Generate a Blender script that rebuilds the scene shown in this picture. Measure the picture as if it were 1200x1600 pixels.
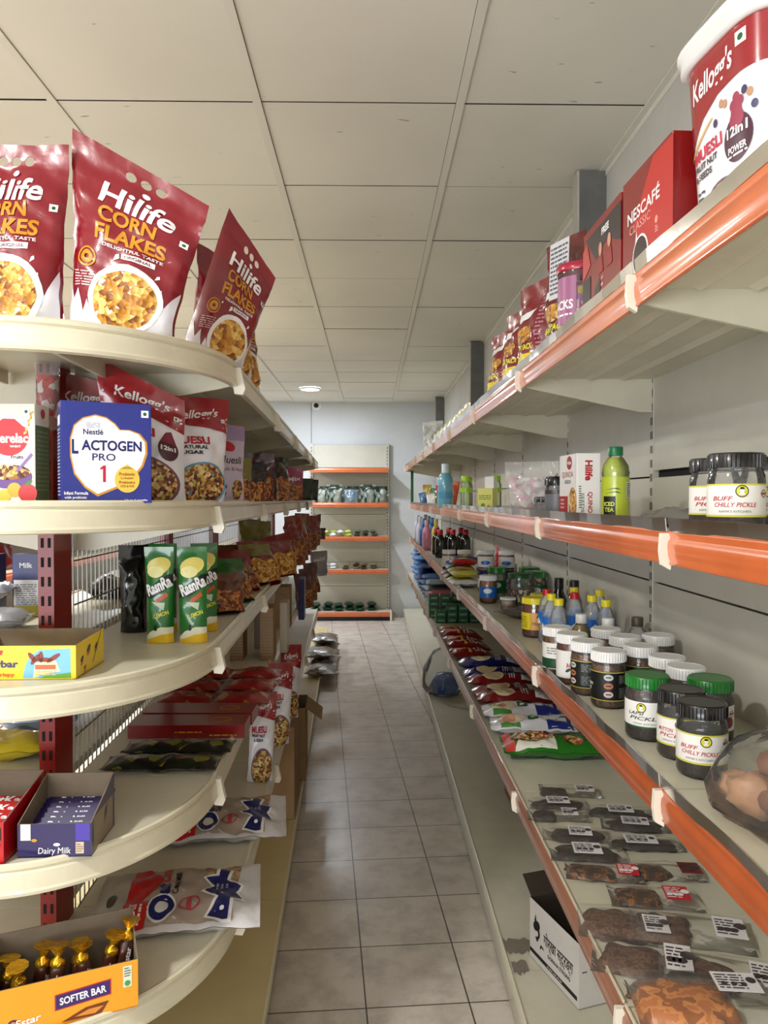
import bpy, math, random
from mathutils import Vector, Matrix, Euler, noise
from mathutils.geometry import tessellate_polygon, delaunay_2d_cdt
PI = math.pi
SC = bpy.context.scene
COL = SC.collection
for o in list(bpy.data.objects): bpy.data.objects.remove(o)

# ---------------- camera, world, lamps, exposure ----------------
F, PITCH, YAW = 1188.0, 0.0168, 0.0168
CAMP = Vector((0, 0, 1.46))
cam = bpy.data.cameras.new('camera'); cam_ob = bpy.data.objects.new('camera', cam); COL.objects.link(cam_ob)
cam.sensor_fit = 'VERTICAL'; cam.sensor_height = 36; cam.sensor_width = 27; cam.lens = F / 1600 * 36
cam.clip_start = .02
CR = Matrix.Rotation(-YAW, 3, 'Z') @ Matrix.Rotation(PI / 2 - PITCH, 3, 'X')
cam_ob.location = CAMP; cam_ob.rotation_euler = CR.to_euler()
SC.camera = cam_ob
W = bpy.data.worlds.new('world'); SC.world = W; W.use_nodes = True
W.node_tree.nodes['Background'].inputs[0].default_value = (.8, .88, 1, 1)
W.node_tree.nodes['Background'].inputs[1].default_value = .3
vs = SC.view_settings
vs.view_transform = 'Standard'; vs.look = 'None'; vs.gamma = 1; vs.use_curve_mapping = False
vs.exposure = 1.15
SC.cycles.max_bounces = 8; SC.cycles.transparent_max_bounces = 24
SC.cycles.caustics_reflective = False; SC.cycles.caustics_refractive = False
CEIL = 2.66
# ceiling panel lights: x, y, power, colour, radius
LAMPS = [(-.66, 8.24, 16, (.86, .92, 1), .10), (-1.35, 0.1, 23, (1, .97, .91), .11), (.0, -2.2, 5, (1, .97, .91), .11),
         (-1.9, 2.3, 20, (1, .97, .92), .11), (-1.75, 5.0, 24, (1, .96, .88), .11), (-2.6, 8.0, 16, (.9, .94, 1), .11)]
# unseen fill light added behind the camera, aimed up to brighten the ceiling
dl = bpy.data.lights.new('ceiling_fill', 'AREA'); dl.shape = 'RECTANGLE'; dl.size = 3.0; dl.size_y = 2.0; dl.energy = 100; dl.color = (.93, .96, 1)
do = bpy.data.objects.new('ceiling_fill', dl); COL.objects.link(do); do.location = (-2.2, -3.15, 1.15); do.rotation_euler = (PI / 2 + 1.05, 0, -.2)

def ray(px, py):
    return CR @ Vector(((px - 600) / F, -(py - 800) / F, -1))
def atz(px, py, z):
    d = ray(px, py); return CAMP + d * ((z - CAMP.z) / d.z)
def atx(px, py, x):
    d = ray(px, py); return CAMP + d * (x / d.x)
def aty(px, py, y):
    d = ray(px, py); return CAMP + d * (y / d.y)

# ---------------- materials ----------------
MC = {}
def lin(c):
    return tuple(((v / 12.92) if v <= .04045 else ((v + .055) / 1.055) ** 2.4) for v in c)
def M(key, rgb=None, rough=.5, metal=0, coat=0, bump=0, bscale=60, dirt=0, dscale=8, emit=0, spec=.5, sheen=0):
    """rgb in sRGB 0..1"""
    if key in MC: return MC[key]
    m = bpy.data.materials.new(key); m.use_nodes = True
    nt = m.node_tree; b = nt.nodes['Principled BSDF']
    c = lin(rgb) + (1,)
    b.inputs['Base Color'].default_value = c
    b.inputs['Roughness'].default_value = rough; b.inputs['Metallic'].default_value = metal
    b.inputs['Coat Weight'].default_value = coat; b.inputs['Coat Roughness'].default_value = .1
    b.inputs['Specular IOR Level'].default_value = spec
    if emit:
        b.inputs['Emission Color'].default_value = c; b.inputs['Emission Strength'].default_value = emit
    tc = None
    if bump or dirt:
        tc = nt.nodes.new('ShaderNodeTexCoord')
    if bump:
        n = nt.nodes.new('ShaderNodeTexNoise'); n.inputs['Scale'].default_value = bscale; n.inputs['Detail'].default_value = 3
        bp = nt.nodes.new('ShaderNodeBump'); bp.inputs['Strength'].default_value = bump; bp.inputs['Distance'].default_value = .01
        nt.links.new(tc.outputs['Object'], n.inputs['Vector']); nt.links.new(n.outputs['Fac'], bp.inputs['Height'])
        nt.links.new(bp.outputs['Normal'], b.inputs['Normal'])
    if dirt:
        n = nt.nodes.new('ShaderNodeTexNoise'); n.inputs['Scale'].default_value = dscale; n.inputs['Detail'].default_value = 8
        n.inputs['Roughness'].default_value = .65
        r = nt.nodes.new('ShaderNodeValToRGB')
        r.color_ramp.elements[0].position = .34; r.color_ramp.elements[1].position = .62
        r.color_ramp.elements[0].color = tuple(v * (1 - dirt) for v in c[:3]) + (1,)
        r.color_ramp.elements[1].color = c
        nt.links.new(tc.outputs['Object'], n.inputs['Vector']); nt.links.new(n.outputs['Fac'], r.inputs['Fac'])
        nt.links.new(r.outputs['Color'], b.inputs['Base Color'])
    MC[key] = m
    return m
def PRINT(key, cols, scale=30, rough=.3, bump=.25, kind='V', bscale=25, detail=2, metal=0):
    """busy printed packaging / food pattern: colour ramp over voronoi or noise (sRGB colours)"""
    if key in MC: return MC[key]
    m = bpy.data.materials.new(key); m.use_nodes = True
    nt = m.node_tree; b = nt.nodes['Principled BSDF']; b.inputs['Roughness'].default_value = rough
    b.inputs['Metallic'].default_value = metal
    tc = nt.nodes.new('ShaderNodeTexCoord')
    r = nt.nodes.new('ShaderNodeValToRGB'); r.color_ramp.interpolation = 'CONSTANT' if kind != 'S' else 'LINEAR'
    if kind == 'V':
        n = nt.nodes.new('ShaderNodeTexVoronoi'); n.inputs['Scale'].default_value = scale
        n.inputs['Randomness'].default_value = 1
        sep = nt.nodes.new('ShaderNodeSeparateColor'); nt.links.new(n.outputs['Color'], sep.inputs[0]); out = sep.outputs[0]
        hout = n.outputs['Distance']
    else:
        n = nt.nodes.new('ShaderNodeTexNoise'); n.inputs['Scale'].default_value = scale; n.inputs['Detail'].default_value = detail
        out = n.outputs['Fac']; hout = out
    nt.links.new(tc.outputs['Object'], n.inputs['Vector'])
    els = r.color_ramp.elements
    k = len(cols)
    for i, c in enumerate(cols):
        p = i / k if kind == 'V' else .34 + .3 * i / k
        if i < 2: e = els[i]; e.position = p if i else 0
        else: e = els.new(p)
        e.color = lin(c) + (1,)
    nt.links.new(out, r.inputs['Fac']); nt.links.new(r.outputs['Color'], b.inputs['Base Color'])
    if bump:
        bp = nt.nodes.new('ShaderNodeBump'); bp.inputs['Strength'].default_value = bump; bp.inputs['Distance'].default_value = .004
        nt.links.new(hout, bp.inputs['Height']); nt.links.new(bp.outputs['Normal'], b.inputs['Normal'])
    MC[key] = m
    return m
def CLEAR(key, tint=(1, 1, 1), alpha=.12, rough=.08, milky=(.9, .9, .9), bump=0, bscale=40, ior=1.45):
    """thin clear plastic: mostly see-through, a share of milky diffuse, glossy by fresnel"""
    if key in MC: return MC[key]
    m = bpy.data.materials.new(key); m.use_nodes = True
    nt = m.node_tree; nt.nodes.clear()
    out = nt.nodes.new('ShaderNodeOutputMaterial')
    tr = nt.nodes.new('ShaderNodeBsdfTransparent'); tr.inputs[0].default_value = tint + (1,)
    df = nt.nodes.new('ShaderNodeBsdfDiffuse'); df.inputs[0].default_value = lin(milky) + (1,)
    gl = nt.nodes.new('ShaderNodeBsdfGlossy'); gl.inputs['Roughness'].default_value = rough
    m1 = nt.nodes.new('ShaderNodeMixShader'); m1.inputs[0].default_value = alpha
    m2 = nt.nodes.new('ShaderNodeMixShader')
    fr = nt.nodes.new('ShaderNodeFresnel'); fr.inputs['IOR'].default_value = ior
    nt.links.new(tr.outputs[0], m1.inputs[1]); nt.links.new(df.outputs[0], m1.inputs[2])
    nt.links.new(fr.outputs[0], m2.inputs[0]); nt.links.new(m1.outputs[0], m2.inputs[1]); nt.links.new(gl.outputs[0], m2.inputs[2])
    nt.links.new(m2.outputs[0], out.inputs[0])
    if bump:
        tc = nt.nodes.new('ShaderNodeTexCoord')
        n = nt.nodes.new('ShaderNodeTexNoise'); n.inputs['Scale'].default_value = bscale
        bp = nt.nodes.new('ShaderNodeBump'); bp.inputs['Strength'].default_value = bump; bp.inputs['Distance'].default_value = .01
        nt.links.new(tc.outputs['Object'], n.inputs['Vector']); nt.links.new(n.outputs['Fac'], bp.inputs['Height'])
        for s in (fr, gl, df): nt.links.new(bp.outputs['Normal'], s.inputs['Normal'])
    MC[key] = m
    return m
def col(r, g, b, rough=.4, **k):
    return M('c%02x%02x%02x_%d%s' % (int(r * 255), int(g * 255), int(b * 255), int(rough * 100), ''.join('%s%s' % (a[0], k[a]) for a in k)), (r, g, b), rough, **k)

# ---------------- mesh gatherer ----------------
class G:
    def __init__(s): s.v = []; s.f = []; s.m = []; s.sm = []; s.mats = []
    def mi(s, m):
        if m not in s.mats: s.mats.append(m)
        return s.mats.index(m)
    def add(s, vs, fs, m, smooth=False):
        b = len(s.v); k = s.mi(m)
        s.v += [tuple(v) for v in vs]
        for f in fs: s.f.append(tuple(b + i for i in f)); s.m.append(k); s.sm.append(smooth)
        return s
    def box(s, x0, x1, y0, y1, z0, z1, m):
        vs = [(x, y, z) for z in (z0, z1) for y in (y0, y1) for x in (x0, x1)]
        return s.add(vs, [(0, 2, 3, 1), (4, 5, 7, 6), (0, 1, 5, 4), (2, 6, 7, 3), (0, 4, 6, 2), (1, 3, 7, 5)], m)
    def prism(s, pts, z0, z1, m):
        n = len(pts)
        vs = [(p[0], p[1], z0) for p in pts] + [(p[0], p[1], z1) for p in pts]
        return s.add(vs, [tuple(reversed(range(n))), tuple(range(n, 2 * n))] + [(i, (i + 1) % n, n + (i + 1) % n, n + i) for i in range(n)], m)
    def lathe(s, prof, m, n=24, c=(0, 0), cap=True, sq=None, smooth=True):
        """prof: (r, z). sq: superellipse exponent for squarish sections"""
        vs = []
        for r, z in prof:
            for i in range(n):
                a = 2 * PI * i / n
                cx, sy = math.cos(a), math.sin(a)
                if sq:
                    k = (abs(cx) ** sq + abs(sy) ** sq) ** (-1 / sq); cx *= k; sy *= k
                vs.append((c[0] + r * cx, c[1] + r * sy, z))
        fs = []
        for j in range(len(prof) - 1):
            for i in range(n):
                a, b = j * n + i, j * n + (i + 1) % n
                fs.append((a, b, b + n, a + n))
        s.add(vs, fs, m, smooth)
        if cap:
            k = len(prof) - 1
            s.add([vs[i] for i in range(n)], [tuple(reversed(range(n)))], m)
            s.add([vs[k * n + i] for i in range(n)], [tuple(range(n))], m)
        return s
    def tube(s, pts, r, m, n=6):
        vs = []; P = [Vector(p) for p in pts]
        for i, p in enumerate(P):
            t = (P[min(i + 1, len(P) - 1)] - P[max(i - 1, 0)]).normalized()
            a = Vector((0, 0, 1)) if abs(t.z) < .9 else Vector((1, 0, 0))
            u = t.cross(a).normalized(); w = t.cross(u)
            for k in range(n):
                q = 2 * PI * k / n; vs.append(p + u * (r * math.cos(q)) + w * (r * math.sin(q)))
        fs = [(j * n + k, j * n + (k + 1) % n, (j + 1) * n + (k + 1) % n, (j + 1) * n + k) for j in range(len(P) - 1) for k in range(n)]
        return s.add(vs, fs, m, True)
    def sweep(s, path, prof, m, smooth=False, closed=True):
        """path: (x, y[, z]) points; outward is to the right of the direction; prof: (out, dz)"""
        P = [Vector((p[0], p[1], p[2] if len(p) > 2 else 0)) for p in path]; n = len(prof); vs = []
        for i, p in enumerate(P):
            t = P[min(i + 1, len(P) - 1)] - P[max(i - 1, 0)]; t.z = 0; t.normalize()
            nn = Vector((t.y, -t.x, 0))
            for o, z in prof: vs.append(p + nn * o + Vector((0, 0, z)))
        fs = [(j * n + k, j * n + (k + 1) % n, (j + 1) * n + (k + 1) % n, (j + 1) * n + k) for j in range(len(P) - 1) for k in range(n if closed else n - 1)]
        s.add(vs, fs, m, smooth)
        if closed:
            s.add(vs[:n], [tuple(range(n))], m); s.add(vs[-n:], [tuple(reversed(range(n)))], m)
        return s
    def build(s, name, parent=None, loc=None, rz=0):
        me = bpy.data.meshes.new(name); me.from_pydata(s.v, [], s.f)
        for m in s.mats: me.materials.append(m)
        me.polygons.foreach_set('material_index', s.m); me.polygons.foreach_set('use_smooth', s.sm)
        me.update()
        o = bpy.data.objects.new(name, me); COL.objects.link(o)
        if parent: o.parent = parent
        if loc is not None: o.location = loc
        if rz: o.rotation_euler.z = rz
        return o
def E(name, loc=(0, 0, 0), rz=0):
    o = bpy.data.objects.new(name, None); COL.objects.link(o); o.location = loc; o.rotation_euler.z = rz
    o.empty_display_size = .05
    return o
def tag(o, label, cat, group=None):
    o['label'] = label; o['category'] = cat
    if group: o['group'] = group
    return o
def struct(o): o['kind'] = 'structure'; return o
def dup(o, loc=None, rz=None, label=None, group=None, sc=None, rot=None, parent=None):
    def cp(a, par):
        c = a.copy(); COL.objects.link(c); c.parent = par
        for ch in KIDS.get(a.name, None) or list(a.children): cp(ch, c)
        return c
    c = cp(o, parent)
    if loc is not None: c.location = loc
    if rz is not None: c.rotation_euler = (0, 0, rz)
    if rot is not None: c.rotation_euler = rot
    if sc is not None: c.scale = sc if hasattr(sc, '__len__') else (sc,) * 3
    if label: c['label'] = label
    if group: c['group'] = group
    return c
KIDS = {}

# ---------------- decals: 2-D print laid on a surface function ----------------
def split(v, tris, mx):
    v = list(v); out = []; st = list(tris); lim = 60000
    cache = {}
    while st:
        a, b, c = st.pop()
        e = [((v[a][0] - v[b][0]) ** 2 + (v[a][1] - v[b][1]) ** 2, a, b, c), ((v[b][0] - v[c][0]) ** 2 + (v[b][1] - v[c][1]) ** 2, b, c, a), ((v[c][0] - v[a][0]) ** 2 + (v[c][1] - v[a][1]) ** 2, c, a, b)]
        d, p, q, r = max(e)
        if d <= mx * mx or len(v) > lim: out.append((a, b, c)); continue
        k = (min(p, q), max(p, q))
        if k not in cache:
            v.append(((v[p][0] + v[q][0]) / 2, (v[p][1] + v[q][1]) / 2)); cache[k] = len(v) - 1
        m_ = cache[k]; st += [(p, m_, r), (m_, q, r)]
    return v, out
def lay(g, S, v2, tris, m, off=.0005, mx=None):
    if mx: v2, tris = split(v2, tris, mx)
    vs = []
    for (a, b) in v2:
        p = S(a, b); e = .0015
        n = (S(a + e, b) - S(a - e, b)).cross(S(a, b + e) - S(a, b - e))
        n = n.normalized() if n.length > 1e-12 else Vector((0, -1, 0))
        vs.append(p + n * off)
    g.add(vs, tris, m, bool(mx))
def dpoly(g, S, pts, m, off=.0005, mx=None):
    if isinstance(pts[0][0], (int, float)): pts = [pts]
    v2 = [p for loop in pts for p in loop]
    t = tessellate_polygon([[Vector((p[0], p[1], 0)) for p in loop] for loop in pts])
    def ccw(q):
        a, b, c = (v2[i] for i in q)
        return q if (b[0] - a[0]) * (c[1] - a[1]) - (b[1] - a[1]) * (c[0] - a[0]) > 0 else (q[0], q[2], q[1])
    lay(g, S, v2, [ccw(q) for q in t], m, off, mx)
def ell(x, y, rx, ry=None, n=28, a0=0, a1=2 * PI, rot=0):
    ry = ry or rx; out = []
    full = abs(a1 - a0 - 2 * PI) < 1e-6
    for i in range(n if full else n + 1):
        a = a0 + (a1 - a0) * i / n; u, w = rx * math.cos(a), ry * math.sin(a)
        out.append((x + u * math.cos(rot) - w * math.sin(rot), y + u * math.sin(rot) + w * math.cos(rot)))
    return out
def rect(x0, y0, x1, y1): return [(x0, y0), (x1, y0), (x1, y1), (x0, y1)]
TC = {}
def text_mesh(s, bold=0, shear=0, sp=1):
    k = (s, bold, shear, sp)
    if k not in TC:
        c = bpy.data.curves.new('t', 'FONT'); c.body = s; c.size = 1; c.offset = bold; c.shear = shear; c.space_character = sp
        c.resolution_u = 3
        o = bpy.data.objects.new('t', c); me = o.to_mesh()
        v = [(p.co.x, p.co.y) for p in me.vertices]; me.calc_loop_triangles()
        t = []
        for q in me.loop_triangles:
            a, b, d = q.vertices
            ar = (v[b][0] - v[a][0]) * (v[d][1] - v[a][1]) - (v[b][1] - v[a][1]) * (v[d][0] - v[a][0])
            t.append((a, b, d) if ar > 0 else (a, d, b))
        o.to_mesh_clear(); bpy.data.objects.remove(o); bpy.data.curves.remove(c)
        xs = [p[0] for p in v] or [0]; ys = [p[1] for p in v] or [0]
        TC[k] = (v, t, min(xs), max(xs), min(ys), max(ys))
    return TC[k]
def dtext(g, S, s, x, y, w, h, m, off=.0009, bold=.02, rot=0, shear=0, mx=None, sp=1):
    """text filling a w x h box centred on (x, y)"""
    v, t, x0, x1, y0, y1 = text_mesh(s, bold, shear, sp)
    if not t: return
    sx = w / max(x1 - x0, 1e-6); sy = h / max(y1 - y0, 1e-6)
    c, q = math.cos(rot), math.sin(rot); o = []
    for a, b in v:
        a = (a - (x0 + x1) / 2) * sx; b = (b - (y0 + y1) / 2) * sy
        o.append((x + a * c - b * q, y + a * q + b * c))
    lay(g, S, o, t, m, off, mx)
def lines(g, S, x0, y0, x1, y1, n, m, off=.0006, mx=None, seed=1):
    """rows of tiny unreadable print"""
    R = random.Random(seed); dy = (y1 - y0) / n
    for i in range(n):
        x = x0; yy = y1 - (i + .5) * dy
        while x < x1 - .002:
            L = min(R.uniform(.006, .02), x1 - x)
            dpoly(g, S, rect(x, yy - dy * .22, x + L, yy + dy * .22), m, off, mx); x += L + .003
def vegmark(g, S, x, y, s, off=.0009, mx=None):
    dpoly(g, S, rect(x - s, y - s, x + s, y + s), WHITE, off, mx)
    dpoly(g, S, ell(x, y, s * .5, n=12), col(.05, .35, .15), off + .0004, mx)
WHITE = col(.93, .93, .93, .35); BLACK = col(.03, .03, .035, .4); GOLD = col(.80, .55, .14, .35)
CARD = M('cardboard', (.62, .50, .36), .85, dirt=.15, dscale=12)
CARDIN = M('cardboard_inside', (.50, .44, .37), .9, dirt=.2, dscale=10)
# ---------------- the room ----------------
XR, YB, XL, YF = .856, 9.43, -4.2, -3.2
WALLM = M('wall_paint', (.80, .795, .775), .75, dirt=.10, dscale=2.5, bump=.05, bscale=30)
def floor_mat():
    m = bpy.data.materials.new('floor_tiles'); m.use_nodes = True; nt = m.node_tree; b = nt.nodes['Principled BSDF']
    tc = nt.nodes.new('ShaderNodeTexCoord')
    mp = nt.nodes.new('ShaderNodeMapping'); mp.vector_type = 'TEXTURE'
    P0 = atz(572.2, 1575.5, 0)
    mp.inputs['Location'].default_value = (P0.x, P0.y, 0); mp.inputs['Rotation'].default_value = (0, 0, .0665)
    mp.inputs['Scale'].default_value = (.2992,) * 3
    nt.links.new(tc.outputs['Object'], mp.inputs[0])
    br = nt.nodes.new('ShaderNodeTexBrick'); br.offset = 0; br.squash = 1
    br.inputs['Scale'].default_value = 1; br.inputs['Brick Width'].default_value = 1; br.inputs['Row Height'].default_value = 1
    br.inputs['Mortar Size'].default_value = .008; br.inputs['Mortar Smooth'].default_value = .1
    br.inputs['Color1'].default_value = lin((.86, .825, .785)) + (1,); br.inputs['Color2'].default_value = lin((.83, .795, .76)) + (1,)
    br.inputs['Mortar'].default_value = lin((.30, .27, .25)) + (1,)
    nt.links.new(mp.outputs[0], br.inputs['Vector'])
    n = nt.nodes.new('ShaderNodeTexNoise'); n.inputs['Scale'].default_value = 7; n.inputs['Detail'].default_value = 9; n.inputs['Roughness'].default_value = .7
    nt.links.new(tc.outputs['Object'], n.inputs['Vector'])
    r = nt.nodes.new('ShaderNodeValToRGB'); r.color_ramp.elements[0].position = .36; r.color_ramp.elements[0].color = (.50, .48, .46, 1)
    r.color_ramp.elements[1].position = .56; r.color_ramp.elements[1].color = (1, 1, 1, 1)
    nt.links.new(n.outputs['Fac'], r.inputs[0])
    mx = nt.nodes.new('ShaderNodeMix'); mx.data_type = 'RGBA'; mx.blend_type = 'MULTIPLY'; mx.inputs[0].default_value = .55
    nt.links.new(br.outputs['Color'], mx.inputs[6]); nt.links.new(r.outputs[0], mx.inputs[7]); nt.links.new(mx.outputs[2], b.inputs['Base Color'])
    rr = nt.nodes.new('ShaderNodeMapRange'); rr.inputs[3].default_value = .42; rr.inputs[4].default_value = .22
    nt.links.new(n.outputs['Fac'], rr.inputs[0]); nt.links.new(rr.outputs[0], b.inputs['Roughness'])
    bp = nt.nodes.new('ShaderNodeBump'); bp.inputs['Strength'].default_value = .25; bp.inputs['Distance'].default_value = .002; bp.invert = True
    nt.links.new(br.outputs['Fac'], bp.inputs['Height']); nt.links.new(bp.outputs[0], b.inputs['Normal'])
    return m
struct(G().box(XL, XR + .1, YF, YB + .1, -.1, 0, floor_mat()).build('floor'))
struct(G().box(XR, XR + .12, YF, YB, 0, CEIL + .1, WALLM).build('wall_right'))
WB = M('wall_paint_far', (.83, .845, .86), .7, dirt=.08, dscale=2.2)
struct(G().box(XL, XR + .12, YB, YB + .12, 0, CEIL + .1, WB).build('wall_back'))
struct(G().box(XL - .12, XL, YF, YB + .12, 0, CEIL + .1, WALLM).build('wall_left'))
g = G(); g.box(XL, -3.9, YF - .12, YF, 0, CEIL + .1, WALLM); g.box(-.5, XR + .12, YF - .12, YF, 0, CEIL + .1, WALLM); g.box(-3.9, -.5, YF - .12, YF, 2.3, CEIL + .1, WALLM); struct(g.build('wall_front'))
# a panel joint on the far wall
gj = G(); gj.box(-.745, -.735, YB - .004, YB, 1.9, CEIL, col(.5, .51, .52)); struct(gj.build('trim_1'))
# ceiling: lay-in tiles with fine dark gaps, T-bars
def ceil_mat():
    m = bpy.data.materials.new('ceiling_tile'); m.use_nodes = True; nt = m.node_tree; b = nt.nodes['Principled BSDF']
    b.inputs['Roughness'].default_value = .7
    tc = nt.nodes.new('ShaderNodeTexCoord')
    n = nt.nodes.new('ShaderNodeTexNoise'); n.inputs['Scale'].default_value = 1.1; n.inputs['Detail'].default_value = 4
    r = nt.nodes.new('ShaderNodeValToRGB'); r.color_ramp.elements[0].position = .35; r.color_ramp.elements[1].position = .65
    r.color_ramp.elements[0].color = lin((.88, .87, .83)) + (1,); r.color_ramp.elements[1].color = lin((.92, .91, .87)) + (1,)
    nt.links.new(tc.outputs['Object'], n.inputs['Vector']); nt.links.new(n.outputs['Fac'], r.inputs[0])
    mp = nt.nodes.new('ShaderNodeMapping'); mp.inputs['Scale'].default_value = (1, 3.2, 1)
    nt.links.new(tc.outputs['Object'], mp.inputs[0])
    n2 = nt.nodes.new('ShaderNodeTexNoise'); n2.inputs['Scale'].default_value = 14; n2.inputs['Detail'].default_value = 2.5; n2.inputs['Roughness'].default_value = .5
    nt.links.new(mp.outputs[0], n2.inputs['Vector'])
    r2 = nt.nodes.new('ShaderNodeValToRGB'); r2.color_ramp.elements[0].position = .225; r2.color_ramp.elements[1].position = .265
    r2.color_ramp.elements[0].color = (.38, .36, .33, 1); r2.color_ramp.elements[1].color = (1, 1, 1, 1)
    nt.links.new(n2.outputs['Fac'], r2.inputs[0])
    mx = nt.nodes.new('ShaderNodeMix'); mx.data_type = 'RGBA'; mx.blend_type = 'MULTIPLY'; mx.inputs[0].default_value = .8
    nt.links.new(r.outputs[0], mx.inputs[6]); nt.links.new(r2.outputs[0], mx.inputs[7]); nt.links.new(mx.outputs[2], b.inputs['Base Color'])
    return m
CM = ceil_mat(); TB = M('t_bar', (.89, .88, .84), .55)
g = G(); DK = col(.06, .055, .05, .9)
g.box(XL, XR, YF, YB, CEIL + .02, CEIL + .06, DK)
xs = [-.344 - .614 * k for k in range(6, -1, -1)] + [.27, XR]
xs = [XL] + [x for x in xs if x > XL + .05]
R = random.Random(4)
y0 = 2.322 - .6116 * 9
for i in range(len(xs) - 1):
    y = y0
    while y < YB:
        ya, yb = max(y, YF) + .0033, min(y + .6116, YB) - .0033
        dz = R.uniform(0, .002)
        if yb > ya + .02:
            a, b_ = xs[i] + .0137, xs[i + 1] - .0137
            z_ = CEIL - .001 + dz; g.add([(a, ya, z_), (a, yb, z_), (b_, yb, z_), (b_, ya, z_)], [(0, 1, 2, 3)], CM)
            g.box(a, b_, ya, yb, z_ + .0002, z_ + .012, DK)
        y += .6116
struct(g.build('ceiling'))
for k, x in enumerate(xs[1:-1]):
    gg = G(); gg.box(x - .0125, x + .0125, YF, YB, CEIL - .006, CEIL - .0015, TB)
    struct(gg.build('trim_%d' % (k + 2)))
gg = G(); gg.box(XR - .024, XR, YF, YB, CEIL - .006, CEIL - .0015, TB); gg.box(XR - .004, XR, YF, YB, CEIL - .024, CEIL - .006, TB)
struct(gg.build('trim_10'))
gg = G(); gg.box(XL, XR - .03, YB - .024, YB, CEIL - .006, CEIL - .0015, TB); struct(gg.build('trim_11'))
# wall pilasters, grey steel with a pale face
PG = M('grey_steel', (.42, .42, .41), .55, dirt=.3, dscale=6); PW = M('pale_face', (.72, .71, .66), .6, dirt=.15)
for k, y in enumerate((2.77, 5.77, 8.9)):
    gg = G(); gg.box(XR - .10, XR, y, y + .06, 2.146, CEIL - .008, PG); gg.box(XR - .108, XR - .1001, y - .003, y + .063, 2.146, CEIL - .008, PW)
    struct(gg.build('pillar_%d' % (k + 1)))
# ceiling lights
LIT = M('lit_diffuser', (.9, .95, 1), .4, emit=14)
for k, (x, y, pw, c, r) in enumerate(LAMPS):
    t = tag(E('ceiling_light', (x, y, CEIL - .002)), ['round white flush ceiling light glowing near the far wall', 'round ceiling light above the near end of the rounded shelves', 'round ceiling light behind the camera',
        'round ceiling light over the hidden aisle, nearest to the camera', 'round ceiling light over the middle of the hidden aisle', 'round ceiling light over the far end of the hidden aisle'][k], 'light')
    G().lathe([(r + .012, 0), (r + .012, -.012), (r + .006, -.018), (r, -.018), (r, -.012)], WHITE, 32, cap=False).build('frame', t)
    G().lathe([(r, -.013), (r * .7, -.0155), (.001, -.0165)], LIT, 32, cap=False).build('diffuser', t)
    ld = bpy.data.lights.new('lamp_glow', 'AREA'); ld.shape = 'DISK'; ld.size = r * 2; ld.energy = pw; ld.color = c
    lo = bpy.data.objects.new('lamp_glow', ld); COL.objects.link(lo); lo.parent = t; lo.location = (0, 0, -.022)
# dome camera on the far wall
p = aty(494, 633, YB - .03)
t = tag(E('security_camera', (p.x, YB, p.z)), 'small white dome security camera high on the far wall', 'camera')
g = G(); g.lathe([(.055, -.05), (.06, -.02), (.06, 0)], WHITE, 24); o = g.build('housing', t); o.rotation_euler.x = -PI / 2 + PI; o.location = (0, -.001, 0)
g = G(); g.lathe([(.03, -.012), (.028, 0), (.018, .012), (.002, .016)], BLACK, 20); o = g.build('lens', t); o.rotation_euler.x = PI / 2; o.location = (0, -.05, -.005)

# ---------------- shelving ----------------
CREAM = M('cream_metal', (.83, .81, .73), .35, dirt=.12, dscale=5)
CREAMR = M('cream_rail', (.86, .835, .735), .3, dirt=.10, dscale=9, coat=.3)
PANEL = M('panel_metal', (.80, .79, .74), .33, dirt=.10, dscale=3)
ORANGE = M('orange_rail', (.82, .42, .23), .3, coat=.8, dirt=.18, dscale=7)
FADED_SHADED = M('faded_shaded_rail', (.62, .42, .33), .35, coat=.5, dirt=.25, dscale=7)  # shelf A: faded orange, with the dimmer light down there also in the colour
SHADED = M('shaded_orange_rail', (.72, .35, .18), .32, coat=.6, dirt=.25, dscale=7)  # shelf B: same orange rail, its shade put into a darker colour
REDM = M('red_steel', (.56, .10, .06), .35, dirt=.25, dscale=6)
GUARD = CLEAR('clear_guard', alpha=.62, rough=.2, milky=(.90, .89, .85), ior=1.2)
GUARDT = CLEAR('thin_guard', alpha=.26, rough=.12, milky=(.90, .89, .85), ior=1.3)
EARM = M('white_plastic', (.90, .88, .82), .35)
BRASS = M('tan_lip', (.45, .36, .26), .5)
Y0R = .31; BAY = .92
JR = [Y0R + BAY * k for k in range(0, 11)]      # joints .31 .. 9.51
JR[-1] = 9.38
run = tag(E('wall_shelving', (0, 0, 0)), 'long cream metal wall shelving with orange price rails along the right wall', 'shelves')
XPAN = .80
def xr(level, y):
    return {'A': .42, 'B': .487 - .0045 * y, 'C': .497 - .0058 * y, 'D': .440 - .0058 * y}[level]
ZR = {'base': .11, 'A': .625, 'B': .985, 'C': 1.405, 'D': 1.822}
def zr(level, y):
    return ZR[level] + (max(0, y - 4.5) * .011 if level == 'B' else 0)
RAILP = [(.0, .003), (.005, .004), (.0065, .0), (.004, -.006), (.0045, -.010), (.0075, -.013), (.0085, -.022), (.0075, -.036), (.0045, -.046), (.006, -.050), (.004, -.052), (.0, -.052)]
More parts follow.
